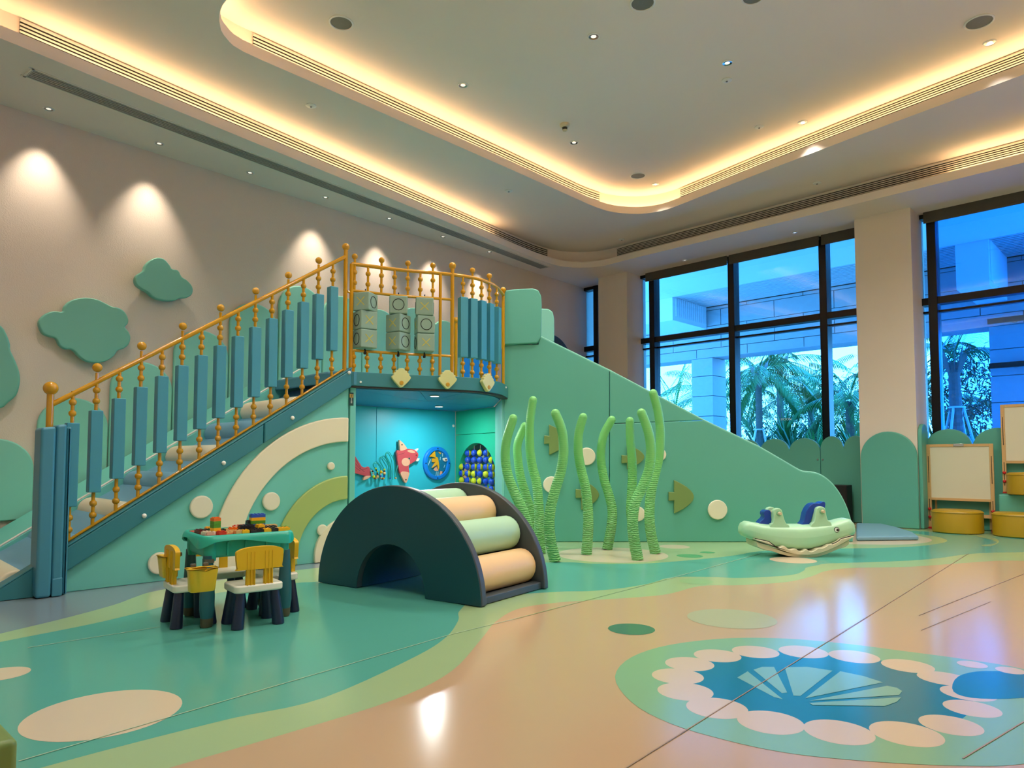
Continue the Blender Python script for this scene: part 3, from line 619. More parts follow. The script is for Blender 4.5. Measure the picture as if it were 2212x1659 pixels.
# nook: ceiling pads, walls
cl = [p - NN[i] * 0.04 for i, p in enumerate(PC)]
hub = V((-1.0, 8.2, 0))
loop = cl + [NB2, NB1, NB0, LB]
K = [0, 14, 26, 40, len(cl), len(cl) + 1, len(cl) + 2, len(loop) - 1]
for j in range(len(K)):
    i0 = K[j]; i1 = K[(j + 1) % len(K)] if j + 1 < len(K) else len(loop)
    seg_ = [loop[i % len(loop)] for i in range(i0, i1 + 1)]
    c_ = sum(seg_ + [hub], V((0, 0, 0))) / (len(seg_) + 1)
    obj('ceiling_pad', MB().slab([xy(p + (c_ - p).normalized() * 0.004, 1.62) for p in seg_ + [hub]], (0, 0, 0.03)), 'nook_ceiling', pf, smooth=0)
NOOK = Fr(NB0, ND); NOOKR = Fr(NB1, (NB2 - NB1))
for a0, a1 in ((-1.0, 0.30), (0.304, (NB1 - NB0).length)):
    obj('back_pad', MB().plate(NOOK, [(a0, 0.003), (a1, 0.003), (a1, 1.62), (a0, 1.62)], -0.06, 0), 'nook_blue', pf, bevel=0.004)
obj('side_pad', MB().slab([xy(A0 + SD * 0.01 + V((-0.05, 0.05, 0)), 0.003), xy(LB + SD * 0.01, 0.003), xy(LB + SD * 0.01, 1.62), xy(A0 + SD * 0.01 + V((-0.05, 0.05, 0)), 1.62)], -SD * 0.05), 'nook_blue', pf, smooth=0)
LR = (NB2 - NB1).length
ac, ar = 0.60, 0.55
archtop = 0.95 + (990 - 957.5) / 1500 * 9.6
op = [(ac - ar * cos(pi * i / 24), archtop - ar + ar * sin(pi * i / 24)) for i in range(25)]
LR2 = LR + 0.16
obj('arch_panel', MB().plate(NOOKR, [(0.003, 0.003), (ac - ar, 0.003)] + op + [(ac + ar, 0.003), (LR2, 0.003), (LR2, 1.28), (0.003, 1.28)], -0.10, 0), 'nook_green', pf, bevel=0.004)
obj('upper_panel', MB().plate(NOOKR, [(0.003, 1.285), (LR2, 1.285), (LR2, 1.62), (0.003, 1.62)], -0.10, 0), 'nook_green', pf, bevel=0.004)
obj('recess_back', MB().plate(NOOKR, [(-0.1, 0.003), (LR2, 0.003), (LR2, 1.3), (-0.1, 1.3)], -0.30, -0.28), 'nook_back', pf, smooth=0)
rg = [(ac + 0.03 - (ar - 0.06) * cos(pi * i / 24), archtop - ar + (ar - 0.06) * sin(pi * i / 24)) for i in range(25)]; rg2 = [(ac + 0.03 - (ar - 0.12) * cos(pi * i / 24), archtop - ar + (ar - 0.12) * sin(pi * i / 24)) for i in range(25)]
obj('recess_ring', MB().plate(NOOKR, rg + rg2[::-1], -0.27, -0.24), 'nook_ring', pf)
obj('jamb', MB().slab([xy(B0 + V((-0.02, 0.03, 0)), 0.003), xy(NB2 + V((0.02, 0, 0)), 0.003), xy(NB2 + V((0.02, 0, 0)), 1.63), xy(B0 + V((-0.02, 0.03, 0)), 1.63)], (0.05, 0.0, 0)), 'mint_pale', pf, smooth=0)
obj('jamb', MB().plate(STAIR, [(A1 + 0.012, 0.003), (A1 + 0.075, 0.003), (A1 + 0.075, 1.64), (A1 + 0.012, 1.64)], -0.05, 0.01), 'mint', pf, bevel=0.008)
obj('bolt_cap', MB().ball(NOOK.at(*NOOK.px(979, 920), 0.005), 0.02, 10, 7), 'white_plastic', pf)
# nook lamps
for x, y, lab in ((939, 854, 'round white lamp in the nook ceiling, nearer the curved edge'), (948, 877, 'round white lamp in the nook ceiling, nearer the back wall')):
    P = fl(x, y, 1.62); P.z = 1.615
    t = thing('nook_lamp', lab, 'lamp', P, 'lamps in the nook ceiling')
    for nm, mb_, mt in (('rim', MB().lathe([(0.055, 0), (0.055, -0.006), (0.046, -0.008), (0.046, 0)], P, 24), 'fixture_white'), ('lens', MB().lathe([(0.046, -0.005), (0.001, -0.006)], P, 24, caps=False), 'lamp_glow')): obj(nm, mb_, mt, t)
    l = bpy.data.lights.new('nook_light', 'AREA'); l.shape = 'DISK'; l.size = 0.09; l.energy = 15; l.color = (0.95, 1.0, 1.0); o = bpy.data.objects.new('nook_light', l); COL.objects.link(o); o.parent = t; o.location = (0, 0, -0.012)
# small sign on the jamb
t = thing('notice_plate', 'small dark green notice plate with a gold top and pale characters', 'sign', STAIR.at(*STAIR.px(759, 877, 0.012), 0.012))
a, b = STAIR.px(759, 862, 0.012); hw, hh = 0.024, 0.062
obj('plate', MB().plate(STAIR, [(a - hw, b - hh), (a + hw, b - hh), (a + hw, b + hh), (a - hw, b + hh)], 0.011, 0.014), 'sign_green', t, bevel=0.004)
obj('gold_panel', MB().plate(STAIR, [(a - 0.02, b + 0.014), (a + 0.02, b + 0.014), (a + 0.02, b + 0.048), (a - 0.02, b + 0.048)], 0.014, 0.0146), 'sign_gold', t)
m = MB()
for (p, q) in (((-.002, .046), (-.006, .034)), ((-.010, .030), (.010, .036)), ((.002, .034), (-.008, .018)), ((-.004, .026), (.012, .018)), ((.004, .044), (.010, .038))):
    m.bar(STAIR.at(a + p[0], b + p[1], 0.015), STAIR.at(a + q[0], b + q[1], 0.015), 0.003, 0.0006, STAIR.n)
obj('emblem', m, 'print_black', t)
m = MB()
for k, zc in enumerate((0.004, -0.009, -0.022, -0.035)):
    m.bar(STAIR.at(a - 0.006, b + zc + 0.003, 0.0145), STAIR.at(a + 0.006, b + zc + 0.003, 0.0145), 0.002, 0.0006, STAIR.n).bar(STAIR.at(a, b + zc + 0.006, 0.0145), STAIR.at(a, b + zc - 0.004, 0.0145), 0.002, 0.0006, STAIR.n)
    m.bar(STAIR.at(a - 0.005, b + zc - 0.004, 0.0145), STAIR.at(a + 0.005, b + zc - 0.004, 0.0145), 0.0018, 0.0006, STAIR.n)
    if k > 1: m.bar(STAIR.at(a - 0.006, b + zc + 0.005, 0.0145), STAIR.at(a - 0.006, b + zc - 0.005, 0.0145), 0.0018, 0.0006, STAIR.n).bar(STAIR.at(a + 0.006, b + zc + 0.005, 0.0145), STAIR.at(a + 0.006, b + zc - 0.005, 0.0145), 0.0018, 0.0006, STAIR.n)
obj('characters', m, 'white_plastic', t)
# scallop shells on the beam
shellpts = [(0, -0.095), (0.045, -0.06), (0.088, -0.012), (0.094, 0.012), (0.078, 0.026), (0.080, 0.044), (0.060, 0.052), (0.056, 0.070), (0.036, 0.074), (0.026, 0.090), (0.0, 0.094), (-0.026, 0.090), (-0.036, 0.074), (-0.056, 0.070), (-0.060, 0.052), (-0.080, 0.044), (-0.078, 0.026), (-0.094, 0.012), (-0.088, -0.012), (-0.045, -0.06)]
for x, y, lab in ((862, 820, 'pale yellow scallop shell pad, leftmost on the teal platform edge'), (962, 823, 'pale yellow scallop shell pad, middle one on the teal platform edge'), (1041, 826, 'pale yellow scallop shell pad, nearest the slide on the platform edge')):
    p, n_ = pcx(x, 1.74); fr = Fr(p + n_ * 0.052, V((-n_.y, n_.x, 0)), n_); zc = 1.735
    t = thing('shell_pad', lab, 'wall pad', fr.at(0, zc - 0.095, 0), 'scallop shells on the platform edge')
    obj('shell', MB().plate(fr, [(q.x, q.y + zc) for q in crom([V((u_[0], u_[1], 0)) for u_ in shellpts], 3)], 0.0, 0.045), 'shell', t, bevel=0.014, seg=3)
    obj('pearl', MB().plate(fr, discpts(0.0, zc - 0.05, 0.021, 20), 0.04, 0.052), 'gold', t, bevel=0.004)
# platform railing
pr = thing('platform_railing', 'curved yellow railing with bead spindles around the raised platform', 'railing', (-0.8, 7.1, ZP))
ZR, ZM, ZL = 2.825, 2.565, 1.985
def rail(x0, x1, z, r, nm='rail'):
    P = [xy(pcx(x0 + (x1 - x0) * i / 30, z)[0], z) for i in range(31)]
    return obj(nm, MB().tube(P, r, 10), 'yellow_metal', pr)
rail(757, 1087, ZR, 0.0185, 'top_rail'); rail(757, 978, ZM, 0.014); rail(757, 978, ZL, 0.014)
for x, r, top, ball in ((759, 0.020, ZR, 0), (951, 0.016, ZR, 0), (977, 0.020, ZR + 0.06, 0.038), (1087, 0.018, ZR + 0.03, 0.034)):
    p, _ = pcx(x, 2.5); o = obj('post', MB().tube([xy(p, ZP - 0.01), xy(p, top)], r, 12), 'yellow_metal', pr)
    if ball: obj('finial', MB().ball(xy(p, top + 0.03), ball, 18, 12), 'yellow_metal', o)
for k, x in enumerate((766, 795, 824, 852.5, 881, 908, 935)):
    p, _ = pcx(x, 2.7); p2, _ = pcx(x, 1.9)
    for q, z0, z1 in ((p, ZM, ZR), (p, ZP, ZL)):
        b = obj('spindle', MB().tube([xy(q, z0), xy(q, z1)], 0.012, 8), 'yellow_metal', pr)
        for t_ in (0.30, 0.70): bead(xy(q, z0 + (z1 - z0) * t_), 0.0255, b)
    if k % 2 == 0: obj('finial', MB().tube([xy(p, ZR), xy(p, ZR + 0.05)], 0.012, 8).ball(xy(p, ZR + 0.075), 0.029, 16, 11), 'yellow_metal', pr)
for k, x in enumerate((1000, 1020.5, 1040, 1057, 1073)):
    p, n_ = pcx(x, 2.4); b = obj('spindle', MB().tube([xy(p, ZP), xy(p, ZR)], 0.012, 8), 'yellow_metal', pr)
    for z in (1.835, 1.92, 2.66, 2.745): bead(xy(p, z), 0.0255, b)
    fr = Fr(p, V((-n_.y, n_.x, 0)), n_)
    obj('pad', MB().plate(fr, [(-0.043, 1.98), (0.043, 1.98), (0.043, 2.60), (-0.043, 2.60)], -0.04, 0.04), 'pad_blue', b, bevel=0.006)
    if k in (1, 3): obj('finial', MB().tube([xy(p, ZR), xy(p, ZR + 0.05)], 0.012, 8).ball(xy(p, ZR + 0.075), 0.030, 16, 11), 'yellow_metal', pr)
p0 = STAIR.at(2.245, ZM - 0.005, RC); p1 = xy(pcx(759, ZM)[0], ZM - 0.03)
obj('bracket', MB().tube([p0, p1], 0.012, 8).ball(p0, 0.022), 'yellow_metal', pr)
p0 = STAIR.at(2.245, ZM - 0.25, RC)
# rear railing of the platform with blue pads
rr = thing('rear_railing', 'yellow post and blue upright pads at the back of the platform', 'railing', (-0.5, 9.0, ZP))
pA = depth(985, 690, 9.1); pA.z = 0
o = obj('post', MB().tube([xy(pA, ZP - 0.01), xy(pA, 2.74)], 0.024, 12), 'yellow_metal', rr); obj('finial', MB().ball(xy(pA, 2.77), 0.045), 'yellow_metal', o)
for k in range(5):
    q = pA + V((0.14 + 0.125 * k, -0.02 * k, 0)); obj('pad', MB().box(xy(q, 2.08), (0.085, 0.07, 0.60)), 'panel_ring', rr, bevel=0.01)
# tic-tac-toe cubes
def cube(p, z, yaw, lab, s=0.178):
    t = thing('turning_cube', lab, 'toy cube', xy(p, z - s / 2), 'noughts and crosses cubes on the railing')
    obj('body', MB().box((0, 0, s / 2), (s, s, s)), 'cube', None, bevel=0.012, seg=3, base=(0, 0, 0)).parent = t
    for k in range(4):
        R = Matrix.Rotation(pi / 2 * k, 3, 'Z'); h = s / 2 + 0.0008
        if k % 2 == 0:
            m = MB()
            for sg in (-1, 1): m.bar(R @ V((-0.04, -h, s / 2 - 0.04 * sg)), R @ V((0.04, -h, s / 2 + 0.04 * sg)), 0.007, 0.0016, R @ V((0, 1, 0)))
            mt = 'print_yellow'; nm = 'cross'
        else:
            m = MB().tube([R @ V((0.055 * cos(2 * pi * i / 28), -h, s / 2 + 0.055 * sin(2 * pi * i / 28))) for i in range(28)], 0.0038, 6, closed=True); mt = 'print_black'; nm = 'nought'
        obj(nm, m, mt, None, base=(0, 0, 0)).parent = t
    d = atan2(p[0], p[1]); t.rotation_euler = (0, 0, -d + yaw); return t
cols = [(788.8, [(-30, 'X'), (27 , 'X'), (27, 'X')]), (860.5, [(0, 'O'), (-38, 'X'), (-40, 'X')]), (917, [(0, 'X'), (12, 'O'), (11, 'X')])]
cw = ['left', 'middle', 'right']; rw = ['top', 'middle', 'bottom']
for c, (x, rows) in enumerate(cols):
    p, n_ = pcx(x, 2.3); p = p - n_ * 0.0
    rod = tag(obj('cube_rod', MB().tube([xy(p, ZL - 0.02), xy(p, ZM + 0.03)], 0.006, 8).lathe([(0.012, -0.03), (0.018, 0.0), (0.006, 0.02)], xy(p, ZL + 0.0), 10), 'print_black'), 'black rod through the %s stack of green toy cubes' % cw[c], 'rod', 'rods of the toy cubes')
    for r, (yw, fc) in enumerate(rows):
        z = 2.275 + (1 - r) * 0.180 + 0.003
        cube(p, z, radians(yw + (90 if fc == 'O' else 0)), 'grey-green toy cube, %s of the %s stack, %s turned to the front' % (rw[r], cw[c], 'nought' if fc == 'O' else 'cross'))
# ------------------------------------------------ wall pads and clouds
pn = 0
for l, top, nm in ((-0.92, 0.75, 'at the picture edge, foot of the stair'), (-0.26, 1.14, 'lowest one, cut by the picture edge'), (0.395, 1.57, 'behind the padded post'), (1.045, 2.01, 'third up the staircase'), (1.695, 2.45, 'fourth up the staircase'), (2.345, 2.88, 'fifth up the staircase, below the top'), (2.995, 3.22, 'tallest, at the top of the staircase'), (3.645, 3.20, 'behind the tall yellow newel'), (4.295, 3.12, 'behind the left cube stack'), (4.945, 3.25, 'behind the middle cube stack'), (5.595, 3.15, 'behind the right cube stack'), (6.245, 3.05, 'behind the padded spindles')):
    w_ = 0.64; r = w_ / 2; zb = 0.35 if l < 0.9 else 0.8
    if l > 3.2: zb = 1.8
    arc = [(l + r + r * cos(pi * i / 22), top - r * 0.92 + r * 0.92 * sin(pi * i / 22)) for i in range(23)]
    tag(obj('arched_wall_pad', MB().plate(WALL, [(l, zb), (l + w_, zb)] + arc, 0.0, 0.05), 'mint_pale', bevel=0.018, seg=3), 'round-topped mint wall pad, ' + nm, 'wall pad', 'round-topped pads on the left wall')
def zz2(x, y): return (x / 4.366, 620 + y / 4.366)
clouds = [([zz2(*p) for p in [(348, 345), (375, 290), (430, 250), (500, 235), (575, 240), (590, 190), (640, 140), (720, 115), (810, 108), (900, 125), (975, 160), (1040, 192), (1105, 205), (1160, 245), (1190, 310), (1185, 355), (1160, 385), (1195, 430), (1212, 485), (1195, 545), (1150, 585), (1090, 605), (1050, 660), (980, 705), (890, 720), (800, 705), (730, 660), (665, 595), (600, 590), (545, 555), (510, 490), (440, 470), (380, 435)]], 'large mint cloud pad on the wall above the stair rail'),
          ([(287, 607), (290, 597), (300, 590), (306, 585), (309, 575), (320, 564), (335, 558.5), (350, 562), (362, 575), (367, 583), (380, 586), (388, 600), (400, 608), (411, 622), (410, 637), (398, 645), (383, 646), (372, 651), (350, 651), (328, 645), (314, 633), (300, 625), (290, 617)], 'small mint cloud pad, highest on the left wall'),
          ([(-60, 700), (-30, 690), (0, 706), (12, 725), (19, 745), (20, 758), (30, 780), (39, 805), (40, 830), (32, 855), (15, 870), (0, 882), (-30, 880), (-60, 850), (-80, 800), (-75, 740)], 'mint cloud pad cut by the left picture edge')]
for pts, lab in clouds:
    P = crom([V((*WALL.px(x, y, 0.05), 0)) for x, y in pts], 3)
    tag(obj('cloud_pad', MB().plate(WALL, [(p.x, p.y) for p in P], 0.045, 0.115), 'mint_cloud', bevel=0.024, seg=4), lab, 'wall pad', 'cloud pads on the left wall')
# grey round wheel pad on the wall behind the slide
a, b = WALL.px(1186, 800)
t = thing('wheel_pad', 'dark grey round wall panel peeking over the slide', 'wall pad', WALL.at(a, b - 0.7, 0.02))
obj('disc', MB().plate(WALL, discpts(a, b, 0.68, 48), 0.01, 0.08), 'arch_grey', t, bevel=0.02); obj('ring', MB().tube([WALL.at(a + 0.36 * cos(2 * pi * i / 40), b + 0.36 * sin(2 * pi * i / 40), 0.082) for i in range(40)], 0.008, 6, closed=True), 'print_black', t)
# ------------------------------------------------ slide
sl = thing('play_slide', 'mint padded play slide with olive fish pads on its side', 'slide', (1.9, SY + 0.4, 0))
S_ = lambda pts, c=0.0: [SLIDE.px(x, y, c) for x, y in pts]
lowc = [(1640, 966), (1690, 995), (1728, 1017), (1742, 1020), (1758, 1022), (1775, 1028), (1795, 1043), (1812, 1064), (1826, 1090), (1836, 1118), (1841, 1145), (1843, 1170.5)]
lowc2 = [pt for pt in crom([V((x, y, 0)) for x, y in lowc], 3, closed=False)]
lowc2 = [(p.x, p.y) for p in lowc2]
obj('side_panel', MB().plate(SLIDE, S_([(1089, 1170.5), (1089, 744), (1163, 744), (1166, 727), (1316, 800.5), (1316, 1170.5)]), -0.06, 0), 'mint_slide', sl, bevel=0.008)
obj('side_panel', MB().plate(SLIDE, S_([(1317.2, 801.5), (1519, 907.5), (1317.2, 915)]), -0.06, 0), 'mint_slide', sl, bevel=0.008)
obj('side_panel', MB().plate(SLIDE, S_([(1317.2, 1170.5), (1317.2, 916), (1521, 908.5)] + lowc2), -0.06, 0), 'mint_slide', sl, bevel=0.008)
edge = S_([(1166, 727), (1316, 800.5), (1519, 907.5)] + lowc2[:-1]); edge = [SLIDE.at(p[0], p[1] + 0.004, -0.015) for p in edge]
obj('edge_piping', MB().tube(edge, 0.011, 8), 'mint_pale', sl)
full = [(1089, 1170.5), (1089, 744), (1163, 744), (1166, 727), (1519, 907.5)] + lowc2
obj('far_panel', MB().plate(SLIDE, S_(full), -0.92, -0.86), 'mint_slide', sl, bevel=0.008)
sb = [(x, y + 50) for x, y in [(1100, 790), (1250, 800), (1519, 935), (1640, 1000), (1720, 1050), (1800, 1085), (1838, 1105)]]
obj('slide_bed', MB().plate(SLIDE, S_(sb + [(1838, 1168), (1700, 1160), (1500, 1020), (1100, 870)]), -0.86, -0.06), 'mat_blue', sl, smooth=30)
hp = [(1089, 746), (1089, 629), (1110, 626), (1150, 624), (1163, 628), (1169, 640), (1170, 660), (1169, 727), (1161, 742)]
obj('head_pad', MB().plate(SLIDE, S_(hp), -0.05, 0.035), 'mint_slide', sl, bevel=0.016, seg=3)
hp2 = [(1120, 740), (1120, 672), (1150, 667), (1184, 668), (1194, 675), (1197, 690), (1197, 740)]
obj('head_pad', MB().plate(SLIDE, S_(hp2, -0.9), -0.95, -0.86), 'mint_pale', sl, bevel=0.016, seg=3)
def r7(x, y): return (1040 + x / 3.687, 800 + y / 3.687)
def fish(tx, ty0, ty1, bx0, bx1, by0, by1, mt='olive'):
    cy_ = (by0 + by1) / 2; H_ = (by1 - by0) / 2; pts = [(tx, ty0), (bx0, ty0 + 4)]
    pts += [(bx0, by0)] + [(bx0 + (bx1 - bx0) * (1 - cos(pi / 2 * t) ** 1.9), cy_ - H_ * cos(pi / 2 * t) ** 1.0) for t in (0.18, 0.32, 0.46, 0.6, 0.74, 0.86, 0.95)] + [(bx1, cy_)]
    pts += [(bx0 + (bx1 - bx0) * (1 - cos(pi / 2 * t) ** 1.9), cy_ + H_ * cos(pi / 2 * t)) for t in (0.95, 0.86, 0.74, 0.6, 0.46, 0.32, 0.18)] + [(bx0, by1), (bx0, ty1 - 4), (tx, ty1)]
    o = obj('fish_pad', MB().plate(SLIDE, S_([r7(*p) for p in pts]), 0.0, 0.03), mt, sl, bevel=0.007, seg=2)
    return o
fish(498, 518, 588, 537, 690, 432, 676); fish(1113, 675, 742, 1157, 1295, 590, 788); fish(748, 945, 1018, 792, 935, 868, 1112); fish(1487, 967, 1040, 1530, 1688, 873, 1140)
for x, y, w_ in ((1267, 986, 38), (1191, 1047, 36), (1425, 982, 27), (1377, 1110, 32), (1549, 1101, 42)):
    a, b = SLIDE.px(x, y); obj('round_pad', MB().plate(SLIDE, discpts(a, b, w_ / 2 / FPX * SY), 0.0, 0.03), 'disc_cream', sl, bevel=0.012, seg=3)
# landing mat
mp_ = [fl(1850, 1169), fl(1985, 1167.5), fl(1972, 1158), fl(1935, 1146), fl(1905, 1139), fl(1850, 1138)]
mt_ = tag(obj('landing_mat', MB().slab([xy(p, 0.003) for p in mp_], (0, 0, 0.05)), 'mat_blue', bevel=0.02, seg=3), 'grey-blue padded landing mat at the foot of the slide', 'mat')
# ------------------------------------------------ seaweed tubes
weeds = [([(252, 385), (200, 560), (190, 700), (215, 850), (275, 1000), (330, 1120), (372, 1280), (385, 1490)], 1204, 'leftmost'), ([(345, 445), (290, 580), (290, 700), (312, 850), (350, 980), (385, 1100), (400, 1220), (405, 1430)], 1186, 'mostly hidden second one from the left'), ([(410, 240), (387, 400), (385, 600), (405, 760), (440, 900), (458, 1100), (465, 1300), (470, 1460)], 1195, 'tall third one from the left'),
         ([(588, 345), (640, 480), (655, 640), (635, 800), (590, 950), (552, 1100), (540, 1250), (558, 1400), (590, 1525)], 1213.6, 'fourth from the left, foot beside the tunnel toy'), ([(808, 375), (775, 500), (772, 650), (798, 800), (828, 920), (848, 1080), (852, 1250), (836, 1467)], 1198, 'fifth from the left, between two olive fish'), ([(1035, 395), (972, 520), (952, 680), (975, 850), (1020, 1000), (1045, 1120), (1036, 1250), (1001, 1427)], 1187, 'sixth from the left, standing furthest back'),
         ([(1180, 405), (1185, 550), (1200, 700), (1205, 850), (1200, 1000), (1195, 1120), (1210, 1280), (1225, 1440)], 1190.5, 'straight one crossed by its neighbour'), ([(1272, 340), (1325, 480), (1350, 620), (1340, 780), (1292, 920), (1232, 1050), (1208, 1180), (1215, 1330), (1246, 1512)], 1210, 'second from the right, bent to the left'), ([(1365, 185), (1405, 330), (1426, 500), (1415, 700), (1382, 850), (1352, 1000), (1342, 1150), (1352, 1300), (1388, 1460)], 1196, 'tallest, rightmost')]
for pts, by, nm in weeds:
    Y = fl(1106, by).y
    q = [r7(*p) for p in pts]; P = [depth(x, y, Y) for x, y in q]; P[-1].z = 0.0
    P = crom(P, 6, closed=False)[::-1]; n = len(P)
    rr_ = [0.0535 - 0.011 * i / n for i in range(n)]
    P = [p + V((0, 0.03 * sin(4.0 * i / n), 0)) for i, p in enumerate(P)]
    tag(obj('seaweed_tube', MB().tube(P, rr_, 16, dome='end'), 'weed', smooth=60), 'wavy light green stuffed seaweed tube, ' + nm, 'seaweed tube', 'seaweed tubes in front of the slide')
# ------------------------------------------------ roller tunnel
TL = fl(687, 1258); TR = fl(1041, 1313); TU = (TR - TL); TWd = TU.length; TU.normalize()
TF = Fr(TL, TU); TLEN = 0.80; TRd = TWd / 2
tt = thing('roller_tunnel', 'dark teal half-round climbing tunnel with tan and mint rollers', 'climbing toy', TF.at(TRd, 0, -TLEN / 2))
hc, hr = 0.765, 0.335
prof = [(TRd + TRd * cos(pi * i / 48), 0.003 + 0.755 * sin(pi * i / 48)) for i in range(49)] + [(hc - hr, 0.003)] + [(hc - hr * cos(pi * i / 24), 0.003 + hr * 1.02 * sin(pi * i / 24)) for i in range(1, 24)] + [(hc + hr, 0.003)]
for nm, c0, c1 in (('end_panel', -0.055, 0.0), ('end_panel', -TLEN, -TLEN + 0.055)):
    o = obj(nm, MB().plate(TF, prof, c0, c1), 'arch_grey', tt, bevel=0.01)
    obj('panel_face', MB().plate(TF, [(TRd + (p[0] - TRd) * 0.992, max(0.006, p[1] * 0.992)) if i < 49 else p for i, p in enumerate(prof)], c1 - 0.002 if c1 == 0 else c0 - 0.003, c1 + 0.003 if c1 == 0 else c0 + 0.002), 'arch_teal', o, smooth=0)
shell_ = [(hc - (hr + 0.03) * cos(pi * i / 24), 0.003 + (hr + 0.03) * 1.02 * sin(pi * i / 24)) for i in range(25)] + [(hc - hr * cos(pi * i / 24), 0.003 + hr * 1.02 * sin(pi * i / 24)) for i in range(24, -1, -1)]
obj('tunnel_shell', MB().plate(TF, shell_, -TLEN + 0.05, -0.05), 'arch_teal', tt)
for k, ang in enumerate((16, 42, 67, 92, 117, 142, 166)):
    a = radians(ang); R_ = TRd - 0.165
    p = TF.at(TRd + R_ * cos(a), 0.0 + (0.755 - 0.165) * sin(a), -0.06); q = TF.at(TRd + R_ * cos(a), (0.755 - 0.165) * sin(a), -TLEN + 0.06)
    obj('roller', MB().tube([p, q], 0.125, 24), 'tan' if k % 2 == 0 else 'roll_mint', tt, bevel=0.018, seg=3)
obj('base_tray', MB().plate(TF, [(TWd - 0.34, 0.003), (TWd - 0.03, 0.003), (TWd - 0.03, 0.05), (TWd - 0.10, 0.055), (TWd - 0.13, 0.03), (TWd - 0.34, 0.03)], -TLEN + 0.05, -0.05), 'arch_grey', tt, bevel=0.006)
obj('base_tray', MB().plate(TF, [(0.03, 0.003), (0.30, 0.003), (0.30, 0.03), (0.13, 0.03), (0.10, 0.055), (0.03, 0.05)], -TLEN + 0.05, -0.05), 'arch_grey', tt, bevel=0.006)
# ================================================================== LOOSE THINGS
# ------------------------------------------------ table, chairs, buckets, bricks
FL_ = fl(446, 1355); FR_ = fl(620, 1330); tU = (FR_ - FL_).normalized(); tN = V((tU.y, -tU.x, 0))
LW, LD = 0.222, 0.185
TC = FL_ + tU * LW - tN * LD
def tp(s, d, z): return TC + tU * s + tN * d + Z * z
def rrect(hx, hy, r, n=6):
    out = []
    for cx, cy, a0 in ((hx - r, hy - r, 0), (-hx + r, hy - r, pi / 2), (-hx + r, -hy + r, pi), (hx - r, -hy + r, 1.5 * pi)):
        for i in range(n + 1): a = a0 + pi / 2 * i / n; out.append((cx + r * cos(a), cy + r * sin(a)))
    return out
def ring(hx, hy, r, zf):
    base = rrect(hx, hy, r); dense = []
    for i in range(len(base)):
        a, b = base[i], base[(i + 1) % len(base)]; k = 8 if hypot(a[0] - b[0], a[1] - b[1]) > 0.08 else 1
        for j in range(k): dense.append((a[0] + (b[0] - a[0]) * j / k, a[1] + (b[1] - a[1]) * j / k))
    n = len(dense); return [tp(p[0], p[1], zf(i / n) if callable(zf) else zf) for i, p in enumerate(dense)]
tb = thing('block_table', 'turquoise plastic building-block table with wavy rim and blue legs', 'table', TC)
wavy = lambda t: 0.462 + 0.022 * cos(2 * pi * 4 * t + 0.9)
rows = [ring(0.240, 0.202, 0.05, 0.485), ring(0.244, 0.206, 0.055, 0.512), ring(0.258, 0.220, 0.06, 0.515), ring(0.268, 0.230, 0.07, 0.505), ring(0.275, 0.237, 0.075, 0.487), ring(0.277, 0.239, 0.075, wavy), ring(0.268, 0.230, 0.07, lambda t: wavy(t) + 0.004)]
rows = [r + [r[0]] for r in rows]
obj('rim', MB().grid(rows), 'table_green', tb, smooth=60)
rows = [ring(0.240, 0.202, 0.05, 0.50), ring(0.236, 0.198, 0.05, 0.40), ring(0.225, 0.185, 0.05, 0.385)]; rows = [r + [r[0]] for r in rows]
obj('tub', MB().grid(rows).poly(ring(0.225, 0.185, 0.05, 0.385)), 'table_green', tb, smooth=40)
for s in (-0.12, -0.02, 0.10): obj('tub_rib', MB().bar(tp(s, 0.2, 0.395), tp(s, 0.204, 0.47), 0.012, 0.01, tU), 'table_green', tb)
obj('baseplate', MB().slab([tp(-0.235, 0.195, 0.5025), tp(-0.05, 0.195, 0.5025), tp(-0.05, -0.195, 0.5025), tp(-0.235, -0.195, 0.5025)], Z * 0.008), 'brick_red', tb, smooth=0)
obj('baseplate', MB().slab([tp(-0.048, 0.195, 0.5025), tp(0.235, 0.195, 0.5025), tp(0.235, -0.195, 0.5025), tp(-0.048, -0.195, 0.5025)], Z * 0.008), 'brick_yellow', tb, smooth=0)
for sx in (-1, 1):
    for sy in (-1, 1):
        c = tp(sx * LW, sy * LD, 0)
        lg = obj('leg', MB().lathe([(0.034, 0.052), (0.040, 0.10), (0.040, 0.18), (0.034, 0.27), (0.027, 0.40)], c, 18), 'table_leg', tb)
        obj('foot', MB().lathe([(0.028, 0.002), (0.033, 0.012), (0.034, 0.052)], c, 18), 'leg_foot', lg)
        obj('socket', MB().lathe([(0.033, 0.368), (0.036, 0.40), (0.036, 0.47)], tp(sx * (LW - 0.012), sy * (LD - 0.012), 0), 18), 'table_green', tb)
